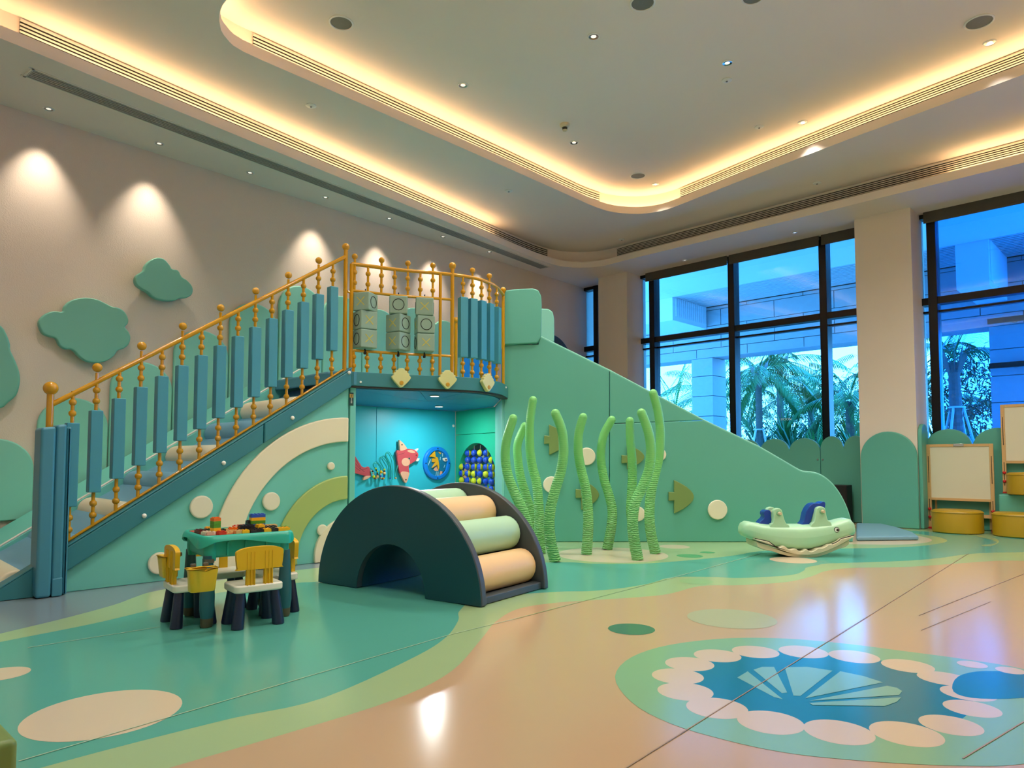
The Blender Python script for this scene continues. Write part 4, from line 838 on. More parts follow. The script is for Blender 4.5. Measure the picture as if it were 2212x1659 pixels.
def make_chair():
    r = thing('child_chair', 'x', 'chair', (0, 0, 0), 'children\'s chairs at the block table')
    m = MB().slab([V((p[0], p[1], 0.197)) for p in rrect(0.138, 0.115, 0.035)], Z * 0.042); obj('seat', m, 'chair_seat', r, bevel=0.010, seg=3)
    for sx in (-1, 1):
        for sy in (-1, 1):
            t = V((sx * 0.095, sy * 0.075, 0.2)); b = V((sx * 0.115, sy * 0.092, 0.0))
            obj('leg', MB().tube([b, b.lerp(t, 0.06), t], [0.033, 0.034, 0.026], 16), 'chair_leg', r)
    pts = [(-0.125, 0.335), (-0.115, 0.325), (0.115, 0.325), (0.125, 0.335), (0.133, 0.41), (0.125, 0.432), (0.08, 0.447), (0.0, 0.452), (-0.08, 0.447), (-0.125, 0.432), (-0.133, 0.41)]
    fr = Fr((0, -0.095, 0), (1, 0), (0, -1))
    P = crom([V((p[0], p[1], 0)) for p in pts], 3)
    bk = obj('backrest', MB().plate(fr, [(p.x, p.y) for p in P], -0.012, 0.014), 'chair_yellow', r, bevel=0.007, seg=3)
    for sx in (-1, 1):
        sp = obj('back_support', MB().plate(fr, [(sx * 0.05 - 0.027, 0.236), (sx * 0.05 + 0.027, 0.236), (sx * 0.05 + 0.025, 0.345), (sx * 0.05 - 0.025, 0.345)], -0.010, 0.008), 'chair_yellow', r, bevel=0.003)
        for k in (-0.02, 0.0, 0.02):
            o = obj('rib', MB().plate(fr, [(sx * 0.05 + k - 0.002, 0.238), (sx * 0.05 + k + 0.002, 0.238), (sx * 0.05 + k + 0.002, 0.425), (sx * 0.05 + k - 0.002, 0.425)], 0.007, 0.017), 'chair_yellow', sp)
    return r
avg = lambda L: sum(L, V((0, 0, 0))) / len(L)
c1 = avg([fl(517, 1355), fl(597.6, 1345), fl(498, 1342), fl(572, 1332)]); c2 = avg([fl(396, 1358), fl(372, 1347), fl(473, 1347), fl(432, 1322)])
c3 = fl(637, 1317) - tU * 0.11 - tN * 0.09; c4 = TC - tN * 0.30 - tU * 0.02
th = atan2(tU.y, tU.x)
ch0 = make_chair()
c1 = TC + tN * 0.255 + tU * 0.012
for k, (c, a, lab) in enumerate(((c1, th, 'yellow-backed child\'s chair nearest the viewer, back turned to the picture'), (c2 - tU * 0.03, th - pi / 2, 'yellow-backed child\'s chair at the left end of the block table'), (TC + tU * 0.225 - tN * 0.02, th + pi / 2, 'yellow-backed child\'s chair at the right end, mostly behind a table leg'), (c4, th + pi, 'yellow-backed child\'s chair behind the block table, under its far side'))):
    o = ch0 if k == 0 else copy_tree(ch0)
    o.location = c; o.rotation_euler = (0, 0, a); o['label'] = lab
def bucket(P, u, lab):
    n_ = V((u.y, -u.x, 0)); t = thing('storage_bucket', lab, 'bucket', P, 'buckets hung on the block table')
    def rg_(hx, hy, z, r=0.02, dip=0.0):
        return [P + u * p[0] + n_ * p[1] + Z * (z - dip * max(0, 1 - abs(p[0]) / hx * 1.6) * (1 if p[1] > 0 else 0)) for p in ringpts(hx, hy, r)]
    def ringpts(hx, hy, r):
        base = rrect(hx, hy, r, 3); out = []
        for i in range(len(base)):
            a, b = base[i], base[(i + 1) % len(base)]; k = 6 if hypot(a[0] - b[0], a[1] - b[1]) > 0.05 else 1
            for j in range(k): out.append((a[0] + (b[0] - a[0]) * j / k, a[1] + (b[1] - a[1]) * j / k))
        return out
    rows = [rg_(0.060, 0.038, 0.0), rg_(0.063, 0.041, 0.006), rg_(0.074, 0.052, 0.118, dip=0.012), rg_(0.079, 0.057, 0.122, dip=0.012), rg_(0.071, 0.049, 0.121, dip=0.012), rg_(0.058, 0.036, 0.012)]
    m = MB().grid([r + [r[0]] for r in rows]); m.poly(rows[0]); m.poly(rows[-1]); obj('tub', m, 'bucket', t, smooth=50)
    for s in (-0.032, 0.032): obj('hook', MB().box(P + u * s - n_ * 0.052 + Z * 0.13, (0.026, 0.02, 0.02), Matrix.Rotation(atan2(u.y, u.x), 3, 'Z')), 'grey_clip', t, bevel=0.004)
bp_ = depth(436, 1245, 3.74); bp_.z = 0.245
bucket(bp_, tU, 'yellow bucket hung in front of the block table\'s near left leg')
bp2 = TC - tU * 0.41 + tN * 0.05; bp2.z = 0.27
bucket(depth(364, 1245, 4.12) + Z * 0.0, V((-tU.y, tU.x, 0)) * -1, 'yellow bucket at the left end of the block table, behind a chair')
obj('clip_plate', MB().bar(tp(-LW, LD + 0.035, 0.372), tp(-LW, LD - 0.02, 0.372), 0.05, 0.02), 'grey_clip', tb)
# building bricks
UB, HB = 0.0215, 0.0192
BM = {}
def brick(s, d, z, nx, ny, col, rot=0.0, tilt=0.0, lab=None, grp=None, flat=False):
    key = (nx, ny, col, flat)
    if key not in BM:
        h = HB * (0.5 if flat else 1.0)
        m = MB().box((0, 0, h / 2), (nx * UB - 0.0006, ny * UB - 0.0006, h - 0.0004))
        for i in range(nx):
            for j in range(ny): m.lathe([(0.0066, h - 0.0004), (0.0066, h + 0.004)], ((i - (nx - 1) / 2) * UB, (j - (ny - 1) / 2) * UB, 0), 8)
        o = obj('toy_brick', m, 'brick_' + col, None, base=(0, 0, 0)); BM[key] = o.data; COL.objects.unlink(o); bpy.data.objects.remove(o)
    o = bpy.data.objects.new('toy_brick', BM[key]); link(o, tp(s * 0.92, d, z), None); o.rotation_euler = (tilt, 0, th + rot)
    return tag(o, lab, 'toy brick', grp or 'building bricks on the table')
T0 = 0.511
for k, (c, l) in enumerate((('white', 'bottom white'), ('yellow', 'yellow second'), ('green', 'lower green'), ('green', 'upper green'), ('orange', 'topmost orange'))):
    brick(-0.185, 0.13, T0 + HB * k, 2, 2, c, 0.25, lab='%s brick of the slim tower at the left of the block table' % l)
for k, (c, l) in enumerate((('yellow', 'bottom yellow'), ('blue', 'second, blue'), ('green', 'third, green'), ('yellow', 'upper yellow'), ('blue', 'top blue'))):
    brick(0.115, 0.02, T0 + HB * k, 4, 2, c, 0.0, lab='%s brick of the wide stack on the right of the block table' % l)
loose = [(-0.235, 0.12, 2, 2, 'white', .4, 'white brick lying left of the slim tower'), (-0.215, 0.155, 1, 2, 'white', .9, 'small white brick in front of the slim tower'), (-0.235, 0.0, 2, 4, 'maroon', .1, 'maroon brick at the left rear of the block table'), (-0.19, 0.0, 4, 2, 'dgreen', .2, 'dark green brick behind the slim tower'), (-0.13, 0.05, 2, 2, 'dark', .6, 'black brick just right of the slim tower'),
         (-0.06, 0.175, 2, 2, 'tan', .1, 'tan brick at the front edge, left of the yellow one'), (-0.02, 0.178, 2, 2, 'yellow', 0, 'yellow brick at the front edge beside the tan one'), (0.03, 0.17, 2, 2, 'dark', .2, 'black brick at the front edge beside the yellow one'), (0.075, 0.17, 2, 2, 'dark', -.2, 'second black brick along the front edge'), (0.12, 0.175, 2, 2, 'yellow', 0, 'yellow brick between black ones at the front edge'), (0.165, 0.175, 2, 2, 'dark', .1, 'black brick next to the long yellow bar'), (0.222, 0.170, 4, 2, 'yellow', 0, 'long yellow brick at the front right edge'), (0.262, 0.12, 2, 2, 'green', .1, 'green brick at the right end of the block table'),
         (-0.10, 0.12, 4, 4, 'tan', .3, 'flat tan plate in the middle left of the table'), (-0.06, -0.02, 4, 2, 'tan', .05, 'tan brick behind the flat tan plate'), (-0.01, -0.02, 4, 2, 'orange', -.1, 'orange brick behind the black heap'), (0.01, 0.09, 4, 2, 'dark', .5, 'black brick in the heap at the table centre'), (0.05, 0.06, 4, 2, 'dark', -.4, 'black brick leaning in the heap at the table centre'), (0.03, -0.08, 2, 2, 'white', .3, 'white brick at the rear of the table centre'), (0.055, 0.02, 2, 2, 'dgreen', .7, 'dark green brick left of the wide stack'), (0.085, 0.11, 4, 2, 'dark', .1, 'black brick in front of the wide stack'), (0.15, 0.11, 4, 2, 'dark', -.1, 'black brick in front right of the wide stack'), (0.19, 0.03, 4, 2, 'dark', .05, 'black brick lying right of the wide stack'), (0.225, -0.05, 4, 2, 'tan', .1, 'tan brick at the rear right of the table'), (-0.14, -0.12, 2, 4, 'yellow', .1, 'yellow brick at the far left edge'), (0.06, -0.14, 4, 2, 'red', .2, 'red brick at the far edge of the table'), (-0.16, 0.165, 2, 2, 'red', .2, 'red brick at the front left of the table')]
for s, d, nx, ny, c, r, lab in loose: brick(s, d, T0, nx, ny, c, r, lab=lab, flat='flat' in lab)
for s, d, z, nx, ny, c, r, lab in [(0.045, 0.055, 1, 2, 2, 'dgreen', .3, 'dark green brick on top of the black heap'), (0.02, 0.08, 1, 4, 2, 'dark', .1, 'black brick on top of the heap'), (0.075, 0.00, 1, 2, 2, 'dark', 0, 'black brick standing left of the wide stack, lower'), (0.075, 0.00, 2, 2, 2, 'dark', 0, 'black brick standing left of the wide stack, upper'), (0.105, 0.095, 1, 2, 2, 'yellow', .2, 'yellow brick on the black bricks before the wide stack')]:
    brick(s, d, T0 + HB * z, nx, ny, c, r, lab=lab)
# ------------------------------------------------ whale rocker
WY = fl(1732, 1199).y; WF = Fr((0, WY), (1, 0), (0, -1))
def w3(x, y): return WF.px(1580 + x / 7.9, 1060 + y / 7.9)
WB = fl(1732, 1199)
wh = thing('whale_rocker', 'mint plastic whale rocker with a cream wavy belly and blue seat backs', 'rocking toy', WB)
stn = [(138, 660, 690, .03), (150, 600, 735, .07), (185, 545, 770, .095), (245, 515, 800, .11), (330, 528, 830, .12), (450, 548, 880, .13), (600, 560, 925, .14), (800, 566, 975, .145), (1000, 568, 995, .15), (1150, 566, 995, .15), (1300, 556, 980, .145), (1500, 540, 930, .14), (1650, 522, 880, .135), (1780, 492, 835, .125), (1860, 470, 815, .118), (1920, 462, 790, .11), (1985, 478, 765, .1), (2035, 535, 745, .085), (2060, 600, 725, .06), (2069, 650, 700, .02)]
rows = []
for x, yt, yb, hw in stn:
    a, zt_ = w3(x, yt); _, zb_ = w3(x, yb); zc = (zt_ + zb_) / 2; hh = (zt_ - zb_) / 2; r = []
    for j in range(25):
        t = 2 * pi * j / 24; cx = cos(t); sx = sin(t); e = 0.62
        r.append(WF.at(a, zc + hh * (abs(sx) ** e) * (1 if sx >= 0 else -1), hw * (abs(cx) ** e) * (1 if cx >= 0 else -1)))
    rows.append(r)
m = MB().grid(rows); m.poly(rows[0][:-1]); m.poly(rows[-1][:-1]); obj('hull', m, 'whale_mint', wh, smooth=70)
tw1 = [(560, 760), (590, 566), (630, 535), (645, 450), (640, 360), (655, 312), (700, 288), (750, 290), (785, 322), (805, 400), (830, 480), (862, 545), (905, 572), (920, 760)]
tw2 = [(1250, 760), (1275, 560), (1318, 515), (1345, 400), (1365, 300), (1402, 264), (1460, 258), (1505, 282), (1520, 335), (1537, 420), (1562, 490), (1612, 524), (1630, 740)]
for tw in (tw1, tw2):
    P = [w3(*q) for q in tw]; P2 = crom([V((p[0], p[1], 0)) for p in P], 3)
    for c0, c1 in ((0.060, 0.118), (-0.118, -0.060)): obj('seat_side', MB().plate(WF, [(p.x, p.y) for p in P2], c0, c1), 'whale_mint', wh, bevel=0.016, seg=4)
for q in ((735, 372), (1458, 338)):
    a, b = w3(*q)
    obj('handle_peg', MB().tube([WF.at(a, b, -0.145), WF.at(a, b, 0.135), WF.at(a + 0.004, b, 0.15)], [0.018, 0.018, 0.014], 16), 'whale_peg', wh)
    obj('peg_collar', MB().lathe([(0.028, 0.0), (0.026, 0.006), (0.018, 0.007)], WF.at(a, b, 0.117), 20, Matrix.Rotation(pi / 2, 3, 'X')), 'whale_groove', wh)
s1 = [(450, 560), (470, 512), (515, 470), (532, 430), (517, 390), (530, 345), (580, 322), (630, 340), (640, 420), (640, 560)]
s2 = [(1158, 570), (1200, 512), (1215, 440), (1240, 350), (1290, 262), (1350, 215), (1420, 205), (1450, 215), (1520, 182), (1555, 195), (1562, 232), (1550, 298), (1530, 308), (1490, 275), (1400, 285), (1345, 420), (1305, 540), (1270, 570)]
for nm, s in (('seat_back', s1), ('fin', s2)):
    P = crom([V((*w3(*q), 0)) for q in s], 3); obj(nm, MB().plate(WF, [(p.x, p.y) for p in P], -0.057, 0.057), 'whale_blue', wh, bevel=0.018, seg=4)
bt = [(300, 790), (430, 815), (530, 840), (565, 868), (625, 912), (700, 935), (765, 905), (800, 915), (840, 950), (900, 965), (970, 950), (1010, 975), (1060, 1000), (1110, 985), (1150, 955), (1190, 985), (1240, 1000), (1300, 975), (1340, 945), (1420, 940), (1480, 915), (1525, 880), (1580, 880), (1650, 850), (1700, 820), (1730, 790), (1800, 775), (1950, 735)]
lip = [(1930, 765), (1800, 835), (1650, 920), (1500, 985), (1350, 1035), (1180, 1058), (1000, 1050), (850, 1012), (720, 965), (600, 920), (450, 860), (320, 815)]
bb = [(1890, 790), (1880, 880), (1820, 930), (1700, 965), (1500, 1050), (1350, 1095), (1180, 1112), (1000, 1105), (850, 1075), (720, 1040), (600, 1000), (470, 980), (350, 930), (330, 850)]
obj('belly', MB().plate(WF, [w3(*q) for q in [(330, 830), (600, 935), (850, 1020), (1180, 1060), (1500, 990), (1700, 900), (1885, 800)]] + [w3(*q) for q in bb[1:]], -0.155, 0.155), 'whale_belly', wh, bevel=0.02, seg=3)
P = crom([V((*w3(*q), 0)) for q in bt], 2, closed=False) + [V((*w3(*q), 0)) for q in lip]
obj('wavy_lip', MB().plate(WF, [(p.x, p.y) for p in P], -0.178, 0.178), 'whale_belly', wh, bevel=0.010, seg=3)
obj('lip_line', MB().tube([WF.at(*w3(x, y - 4), 0.168) for x, y in ((300, 785), (430, 812), (530, 835), (565, 862), (625, 905))], 0.0045, 6), 'print_black', wh)
obj('lip_line', MB().tube([WF.at(*w3(x, y - 4), 0.168) for x, y in ((1580, 880), (1650, 850), (1700, 820), (1730, 790), (1800, 770), (1950, 728))], 0.0045, 6), 'print_black', wh)
a, b = w3(1690, 645); RX = Matrix.Rotation(pi / 2, 3, 'X'); EC = 0.131
ey = obj('eye', MB().lathe([(0.027, 0.0), (0.027, 0.008), (0.022, 0.010)], WF.at(a, b, EC - 0.006), 24, RX), 'eye_black', wh)
obj('eyeball', MB().lathe([(0.022, 0.0), (0.020, 0.004), (0.001, 0.005)], WF.at(a, b, EC + 0.003), 24, RX, caps=False), 'eye_white', ey); obj('pupil', MB().lathe([(0.013, 0.0), (0.012, 0.003), (0.001, 0.004)], WF.at(a + 0.006, b, EC + 0.007), 20, RX, caps=False), 'eye_black', ey)
# ------------------------------------------------ pads below the windows
def scallop(a0, a1, n, zv, zp_, c, lab, nm='scalloped_pad'):
    w = (a1 - a0) / n; pts = [(a0, 0.003)]
    for k in range(n):
        for i in range(13):
            t = pi - pi * i / 12; pts.append((a0 + w * k + w / 2 + w / 2 * cos(t), zv + (zp_ - zv) * sin(t)))
    pts.append((a1, 0.003))
    return tag(obj(nm, MB().plate(WIN, pts, c, c + 0.06), 'mint_slide', bevel=0.012, seg=3), lab, 'wall pad', 'scalloped pads under the windows')
scallop(0.685, 2.585, 4, 1.06, 1.265, -0.40, 'mint scalloped pad under the wide window, behind the slide end'); scallop(2.592, 3.95, 3, 1.06, 1.265, -0.40, 'mint scalloped pad hidden low behind the slide')
p_ = scallop(0.004, 0.679, 2, 1.09, 1.285, -0.40, 'short mint scalloped pad between the slide and the pillar')
for a_ in (0.645, 0.72): obj('pad_stud', MB().ball(WIN.at(a_, 0.93, -0.338), 0.014, 8, 6), 'steel', p_)
scallop(-1.85, -0.745, 2, 1.10, 1.35, -0.40, 'mint scalloped pad behind the nearer whiteboard'); scallop(-4.1, -1.855, 4, 1.10, 1.35, -0.40, 'mint scalloped pad at the right picture edge')
def archpad(fr, a0, a1, top, c, lab):
    r = (a1 - a0) / 2; pts = [(a0, 0.003), (a1, 0.003)] + [((a0 + a1) / 2 + r * cos(pi * i / 22), top - r + r * sin(pi * i / 22)) for i in range(23)]
    return tag(obj('pillar_pad', MB().plate(fr, pts, c, c + 0.05), 'mint_slide', bevel=0.012, seg=3), lab, 'wall pad', 'round-topped pads on the pillar')
archpad(WIN, -0.735, -0.02, WIN.px(1918, 932, 0.05)[1], 0.002, 'round-topped mint pad on the front of the pillar')
PS = Fr(WIN.at(-0.732, 0, 0), -GMN, -GV); archpad(PS, 0.01, 0.34, 1.42, 0.0, 'narrow round-topped mint pad on the side of the pillar')
tsp = thing('floor_speaker', 'black box loudspeaker standing behind the slide', 'speaker', WIN.at(0.31, 0, -0.1))
obj('cabinet', winbox(0.2, 0.45, 0.003, 0.56, -0.25, -0.02), 'speaker_black', tsp, bevel=0.01); obj('grille', winbox(0.215, 0.435, 0.03, 0.54, -0.02, -0.014), 'vent_dark', tsp)
# ------------------------------------------------ whiteboards and stools
def easel(a1, a0, z0, lab, c=-0.22):
    """a1 is the left side in the picture; z0 the height of what it stands on"""
    zt_, zb_ = z0 + 1.14, z0 + 0.42
    t = thing('whiteboard_easel', lab, 'whiteboard', WIN.at((a0 + a1) / 2, z0, c), 'wooden framed whiteboards')
    for a in (a1, a0):
        s = 1 if a == a1 else -1
        lg = obj('leg', winbox(a - 0.022, a + 0.022, z0 + 0.02, zt_, c - 0.03, c), 'wood', t, bevel=0.004)
        obj('slot', winbox(a - 0.004, a + 0.004, z0 + 0.62, z0 + 0.98, c - 0.001, c + 0.002), 'board_slot', lg); obj('slot', winbox(a - 0.004, a + 0.004, z0 + 0.10, z0 + 0.40, c - 0.001, c + 0.002), 'board_slot', lg)
        for z in (0.155, 0.265): obj('knob', MB().ball(WIN.at(a, z0 + z, c + 0.008), 0.02, 12, 8), 'knob_red', lg)
        obj('foot', winbox(a - 0.026, a + 0.026, z0 + 0.003, z0 + 0.022, c - 0.034, c + 0.006), 'knob_red', lg)
        obj('side_strut', winbox(a - s * 0.05 - 0.012, a - s * 0.05 + 0.012, z0 + 0.02, zb_, c - 0.14, c - 0.11), 'wood', t)
    obj('top_rail', winbox(a0 + 0.022, a1 - 0.022, zt_ - 0.035, zt_, c - 0.028, c - 0.002), 'wood', t, bevel=0.003)
    obj('bottom_rail', winbox(a0 + 0.022, a1 - 0.022, zb_ - 0.035, zb_, c - 0.028, c + 0.004), 'wood', t, bevel=0.003)
    obj('board', winbox(a0 + 0.022, a1 - 0.022, zb_, zt_ - 0.035, c - 0.022, c - 0.010), 'board', t, smooth=0)
    am = (a0 + a1) / 2; obj('clip', winbox(am - 0.06, am + 0.06, zt_ - 0.03, zt_ + 0.004, c - 0.004, c + 0.008), 'chrome', t, bevel=0.003)
    obj('shelf', winbox(a0, a1, z0 + 0.17, z0 + 0.19, c - 0.14, c - 0.03), 'wood', t); obj('shelf_lip', winbox(a0, a1, z0 + 0.19, z0 + 0.215, c - 0.045, c - 0.03), 'wood', t)
aL = WIN.px(2007, 1050, -0.22)[0]; aR = aL - 0.72
easel(aL, aR, 0.0, 'wooden whiteboard easel standing on the floor beside the pillar')
pl_ = tag(obj('padded_plinth', winbox(-3.4, aR - 0.10, 0.003, 0.50, -0.33, 0.02), 'mint_slide', bevel=0.02, seg=3), 'low dark mint plinth behind the yellow stools at the right edge', 'plinth')
easel(aR - 0.13, aR - 0.95, 0.50, 'wooden whiteboard easel raised on the plinth at the right edge', -0.25)
def stool(a, c, z0, lab, r=0.285, h=0.285):
    P = WIN.at(a, z0 + 0.003, c); t = thing('round_stool', lab, 'stool', P, 'round yellow stools')
    pr_ = [(r - 0.012, 0.0), (r, 0.01), (r, h - 0.03), (r - 0.008, h - 0.012), (r - 0.03, h), (r * 0.5, h + 0.004), (0.001, h + 0.005)]
    o = obj('cushion', MB().lathe(pr_, P, 40, caps=False).lathe([(r - 0.012, 0), (0.001, 0)], P, 40, caps=False), 'stool_yellow', t)
    obj('piping', MB().tube([P + V((r * cos(2 * pi * i / 40), r * sin(2 * pi * i / 40), h - 0.026)) for i in range(40)], 0.006, 6, closed=True), 'stool_yellow', t)
sa = WIN.px(2068, 1120, 0.12)[0]
stool(sa, 0.12, 0.0, 'round yellow stool nearest the pillar, below the first whiteboard'); stool(sa - 0.66, 0.12, 0.0, 'round yellow stool cut by the right edge, standing on the floor'); stool(aR - 0.42, -0.06, 0.50, 'round yellow stool set on the plinth at the right edge', 0.24, 0.27)
# ------------------------------------------------ nook toys
def z7(x, y): return NOOK.px(760 + x / 11.85, 920 + y / 11.85, 0.05)
fx = thing('fish_bead_maze', 'red wooden fish wall toy with green bead wires for a body', 'wall toy', NOOK.at(*z7(700, 1300), 0.02))
def npl(nm, pts, c0, c1, mt, par=fx, sm=True, bv=0.003):
    P = [V((*z7(*p), 0)) for p in pts]; P = crom(P, 3) if sm else P
    return obj(nm, MB().plate(NOOK, [(p.x, p.y) for p in P], c0, c1), mt, par, bevel=bv)
hd = npl('head', [(1140, 670), (1240, 632), (1400, 585), (1500, 590), (1590, 612), (1655, 655), (1698, 720), (1690, 790), (1640, 880), (1560, 940), (1480, 990), (1452, 1040), (1458, 1120), (1462, 1200), (1300, 1165), (1222, 1195)], 0.02, 0.055, 'fish_red')
npl('top_fin', [(1215, 365), (1255, 390), (1320, 450), (1370, 520), (1400, 590), (1240, 640), (1220, 540), (1210, 450)], 0.022, 0.058, 'fish_peach', hd); npl('lower_fin', [(1300, 1165), (1462, 1200), (1450, 1290), (1420, 1390), (1385, 1460), (1340, 1430), (1290, 1330), (1240, 1220)], 0.022, 0.058, 'fish_peach', hd)
npl('cheek', [(1375 + 108 * cos(t * pi / 8), 925 + 108 * sin(t * pi / 8)) for t in range(16)], 0.05, 0.059, 'fish_peach', hd); npl('brow', [(1410, 640), (1480, 615), (1560, 630), (1620, 680), (1560, 700), (1470, 680)], 0.05, 0.058, 'fish_peach', hd)
npl('eye', [(1462 + 26 * cos(t * pi / 6), 835 + 26 * sin(t * pi / 6)) for t in range(12)], 0.05, 0.06, 'steel', hd, bv=0); npl('pupil', [(1465 + 13 * cos(t * pi / 6), 835 + 13 * sin(t * pi / 6)) for t in range(12)], 0.05, 0.062, 'eye_black', hd, bv=0)
npl('nostril', [(1645 + 15 * cos(t * pi / 6), 748 + 18 * sin(t * pi / 6)) for t in range(12)], 0.05, 0.058, 'fish_line', hd, bv=0)
for q in ((1275, 483), (1375, 1378)): npl('fin_screw', [(q[0] + 16 * cos(t * pi / 6), q[1] + 18 * sin(t * pi / 6)) for t in range(12)], 0.05, 0.061, 'eye_black', hd, bv=0)
for pts in ([(1610, 640), (1650, 600), (1700, 575), (1710, 595), (1670, 640), (1640, 665)], [(1645, 885), (1680, 840), (1735, 830), (1730, 860), (1700, 900), (1660, 905)]): npl('whisker', pts, 0.02, 0.05, 'white_plastic', hd)
tl = npl('tail', [(20, 690), (85, 765), (150, 870), (210, 960), (265, 1040), (350, 1062), (445, 1050), (490, 1250), (480, 1300), (380, 1290), (240, 1250), (85, 1215), (0, 1215)], 0.02, 0.05, 'fish_red'); npl('tail_fin', [(330, 1290), (490, 1285), (400, 1350), (290, 1390)], 0.02, 0.055, 'fish_peach', tl)
for (x0, y0), (x1, y1) in (((90, 860), (230, 1080)), ((90, 960), (220, 1110)), ((90, 1060), (210, 1150)), ((200, 1080), (330, 1180)), ((260, 1120), (400, 1090)), ((1170, 750), (1350, 690)), ((1160, 690), (1170, 860))):
    obj('scale_line', MB().bar(NOOK.at(*z7(x0, y0), 0.0505 if x0 < 500 else 0.0555), NOOK.at(*z7(x1, y1), 0.0505 if x0 < 500 else 0.0555), 0.004, 0.0015, NOOK.n), 'fish_line', tl if x0 < 500 else hd, smooth=0)
wire = [(470, 1170), (500, 1290), (560, 1360), (620, 1340), (650, 1240), (600, 1100), (540, 1020), (565, 955), (640, 965), (720, 1090), (700, 1200), (712, 1310), (760, 1370), (812, 1340), (838, 1200), (810, 1090), (700, 910), (695, 830), (755, 797), (820, 850), (918, 1010), (922, 1200), (925, 1330), (945, 1345), (950, 1200), (962, 1030), (860, 800), (858, 700), (918, 665), (980, 720), (1082, 930), (1078, 1290), (1105, 1340), (1128, 1150), (1170, 1000)]
obj('bead_wire', MB().tube(crom([NOOK.at(*z7(*p), 0.06) for p in wire], 4, closed=False), 0.0045, 6), 'wire_green', fx)
wire2 = [(1010, 1340), (1000, 1010), (880, 760), (900, 700), (960, 730), (1030, 940), (1040, 1330), (1060, 1360)]
obj('bead_wire', MB().tube(crom([NOOK.at(*z7(*p), 0.045) for p in wire2], 4, closed=False), 0.0045, 6), 'wire_green', fx)
for i, (x, y, r, c) in enumerate([(485, 1150, 18, 'brick_tan'), (520, 1165, 24, 'brick_dark'), (535, 1215, 24, 'brick_tan'), (540, 1245, 20, 'brick_white'), (545, 1300, 40, 'bead_lime'), (575, 1345, 24, 'brick_maroon'), (612, 1340, 22, 'brick_tan'), (640, 1300, 40, 'brick_tan'), (640, 1255, 24, 'brick_maroon'), (640, 1215, 24, 'brick_dgreen'), (640, 1165, 22, 'bead_lime'), (612, 1130, 24, 'brick_dgreen'), (598, 1090, 24, 'bead_lime'), (735, 1180, 42, 'brick_yellow'), (725, 1240, 24, 'brick_white'), (722, 1285, 26, 'brick_blue'), (735, 1330, 26, 'brick_tan'), (765, 1355, 24, 'brick_maroon'), (800, 1345, 24, 'brick_yellow'), (812, 1290, 28, 'brick_blue'), (812, 1255, 24, 'brick_dark'), (820, 1215, 40, 'brick_tan'), (818, 1165, 28, 'brick_maroon'), (820, 1120, 26, 'bead_lime'), (965, 1342, 25, 'brick_blue'), (1108, 1338, 25, 'brick_tan')]):
    bead(NOOK.at(*z7(x, y), 0.062), round(r / 11.85 / FPX * 9.2, 4), fx, c, 'bead', 10, 7)
def z8(x, y, c=0.0): return NOOK.px(900 + x / 12.29, 940 + y / 12.29, c)
a, b = z8(548, 745, 0.03); R_ = 0.232
sp_ = thing('shark_dial', 'round blue wall dial with a golden shark and sea picture', 'wall toy', NOOK.at(a, b - R_, 0.0))
dp = lambda r, n=40: [(a + r * cos(2 * pi * i / n), b + r * sin(2 * pi * i / n)) for i in range(n)]
m = MB(); rws = []
for r, c in ((R_, 0.0), (R_, 0.03), (R_ - 0.012, 0.042), (0.182, 0.042), (0.175, 0.03), (0.175, 0.0)): q = [NOOK.at(p[0], p[1], c) for p in dp(r)]; rws.append(q + [q[0]])
obj('ring', MB().grid(rws), 'panel_ring', sp_); obj('picture', MB().plate(NOOK, dp(0.176), 0.008, 0.02), 'panel_art', sp_)
for k in range(4): obj('screw', MB().plate(NOOK, discpts(a + 0.205 * cos(k * pi / 2), b + 0.205 * sin(k * pi / 2), 0.009, 12), 0.04, 0.044), 'eye_black', sp_)
def spl(nm, pts, c0, c1, mt): return obj(nm, MB().plate(NOOK, [z8(x, y, 0.03) for x, y in pts], c0, c1), mt, sp_, bevel=0.002)
spl('shark_piece', [(480, 420), (500, 600), (345, 570)], 0.02, 0.04, 'shark_gold'); spl('shark_piece', [(410, 620), (510, 610), (520, 580), (560, 600), (580, 720), (530, 720), (500, 715), (405, 715)], 0.02, 0.038, 'shark_gold'); spl('shark_piece', [(405, 865), (515, 690), (580, 720), (590, 850), (575, 920), (535, 790)], 0.02, 0.042, 'shark_gold'); spl('shark_piece', [(480, 880), (530, 830), (560, 900), (600, 900), (580, 950), (500, 950), (455, 920)], 0.02, 0.026, 'fish_peach')
spl('sponge', [(695, 610), (810, 590), (815, 680), (740, 705), (700, 660)], 0.02, 0.04, 'white_plastic'); spl('sponge_spot', [(740, 640), (790, 640), (785, 670), (750, 675)], 0.039, 0.042, 'brick_maroon')
spl('reef', [(800, 850), (790, 960), (700, 1060), (610, 1100), (700, 980), (730, 960)], 0.02, 0.023, 'brick_dark'); spl('coral', [(640, 950), (690, 960), (690, 1020), (620, 1060), (615, 1040)], 0.02, 0.026, 'fish_peach'); spl('coral', [(585, 440), (660, 470), (645, 505), (600, 480)], 0.02, 0.026, 'shark_gold')
for q in (((380, 640), (320, 800)), ((640, 580), (635, 660)), ((700, 480), (695, 570)), ((760, 790), (735, 860)), ((540, 960), (520, 1090)), ((580, 960), (575, 1090))): obj('wave_mark', MB().bar(NOOK.at(*z8(*q[0], 0.03), 0.021), NOOK.at(*z8(*q[1], 0.03), 0.021), 0.006, 0.002, NOOK.n), 'glass_print', sp_, smooth=0)
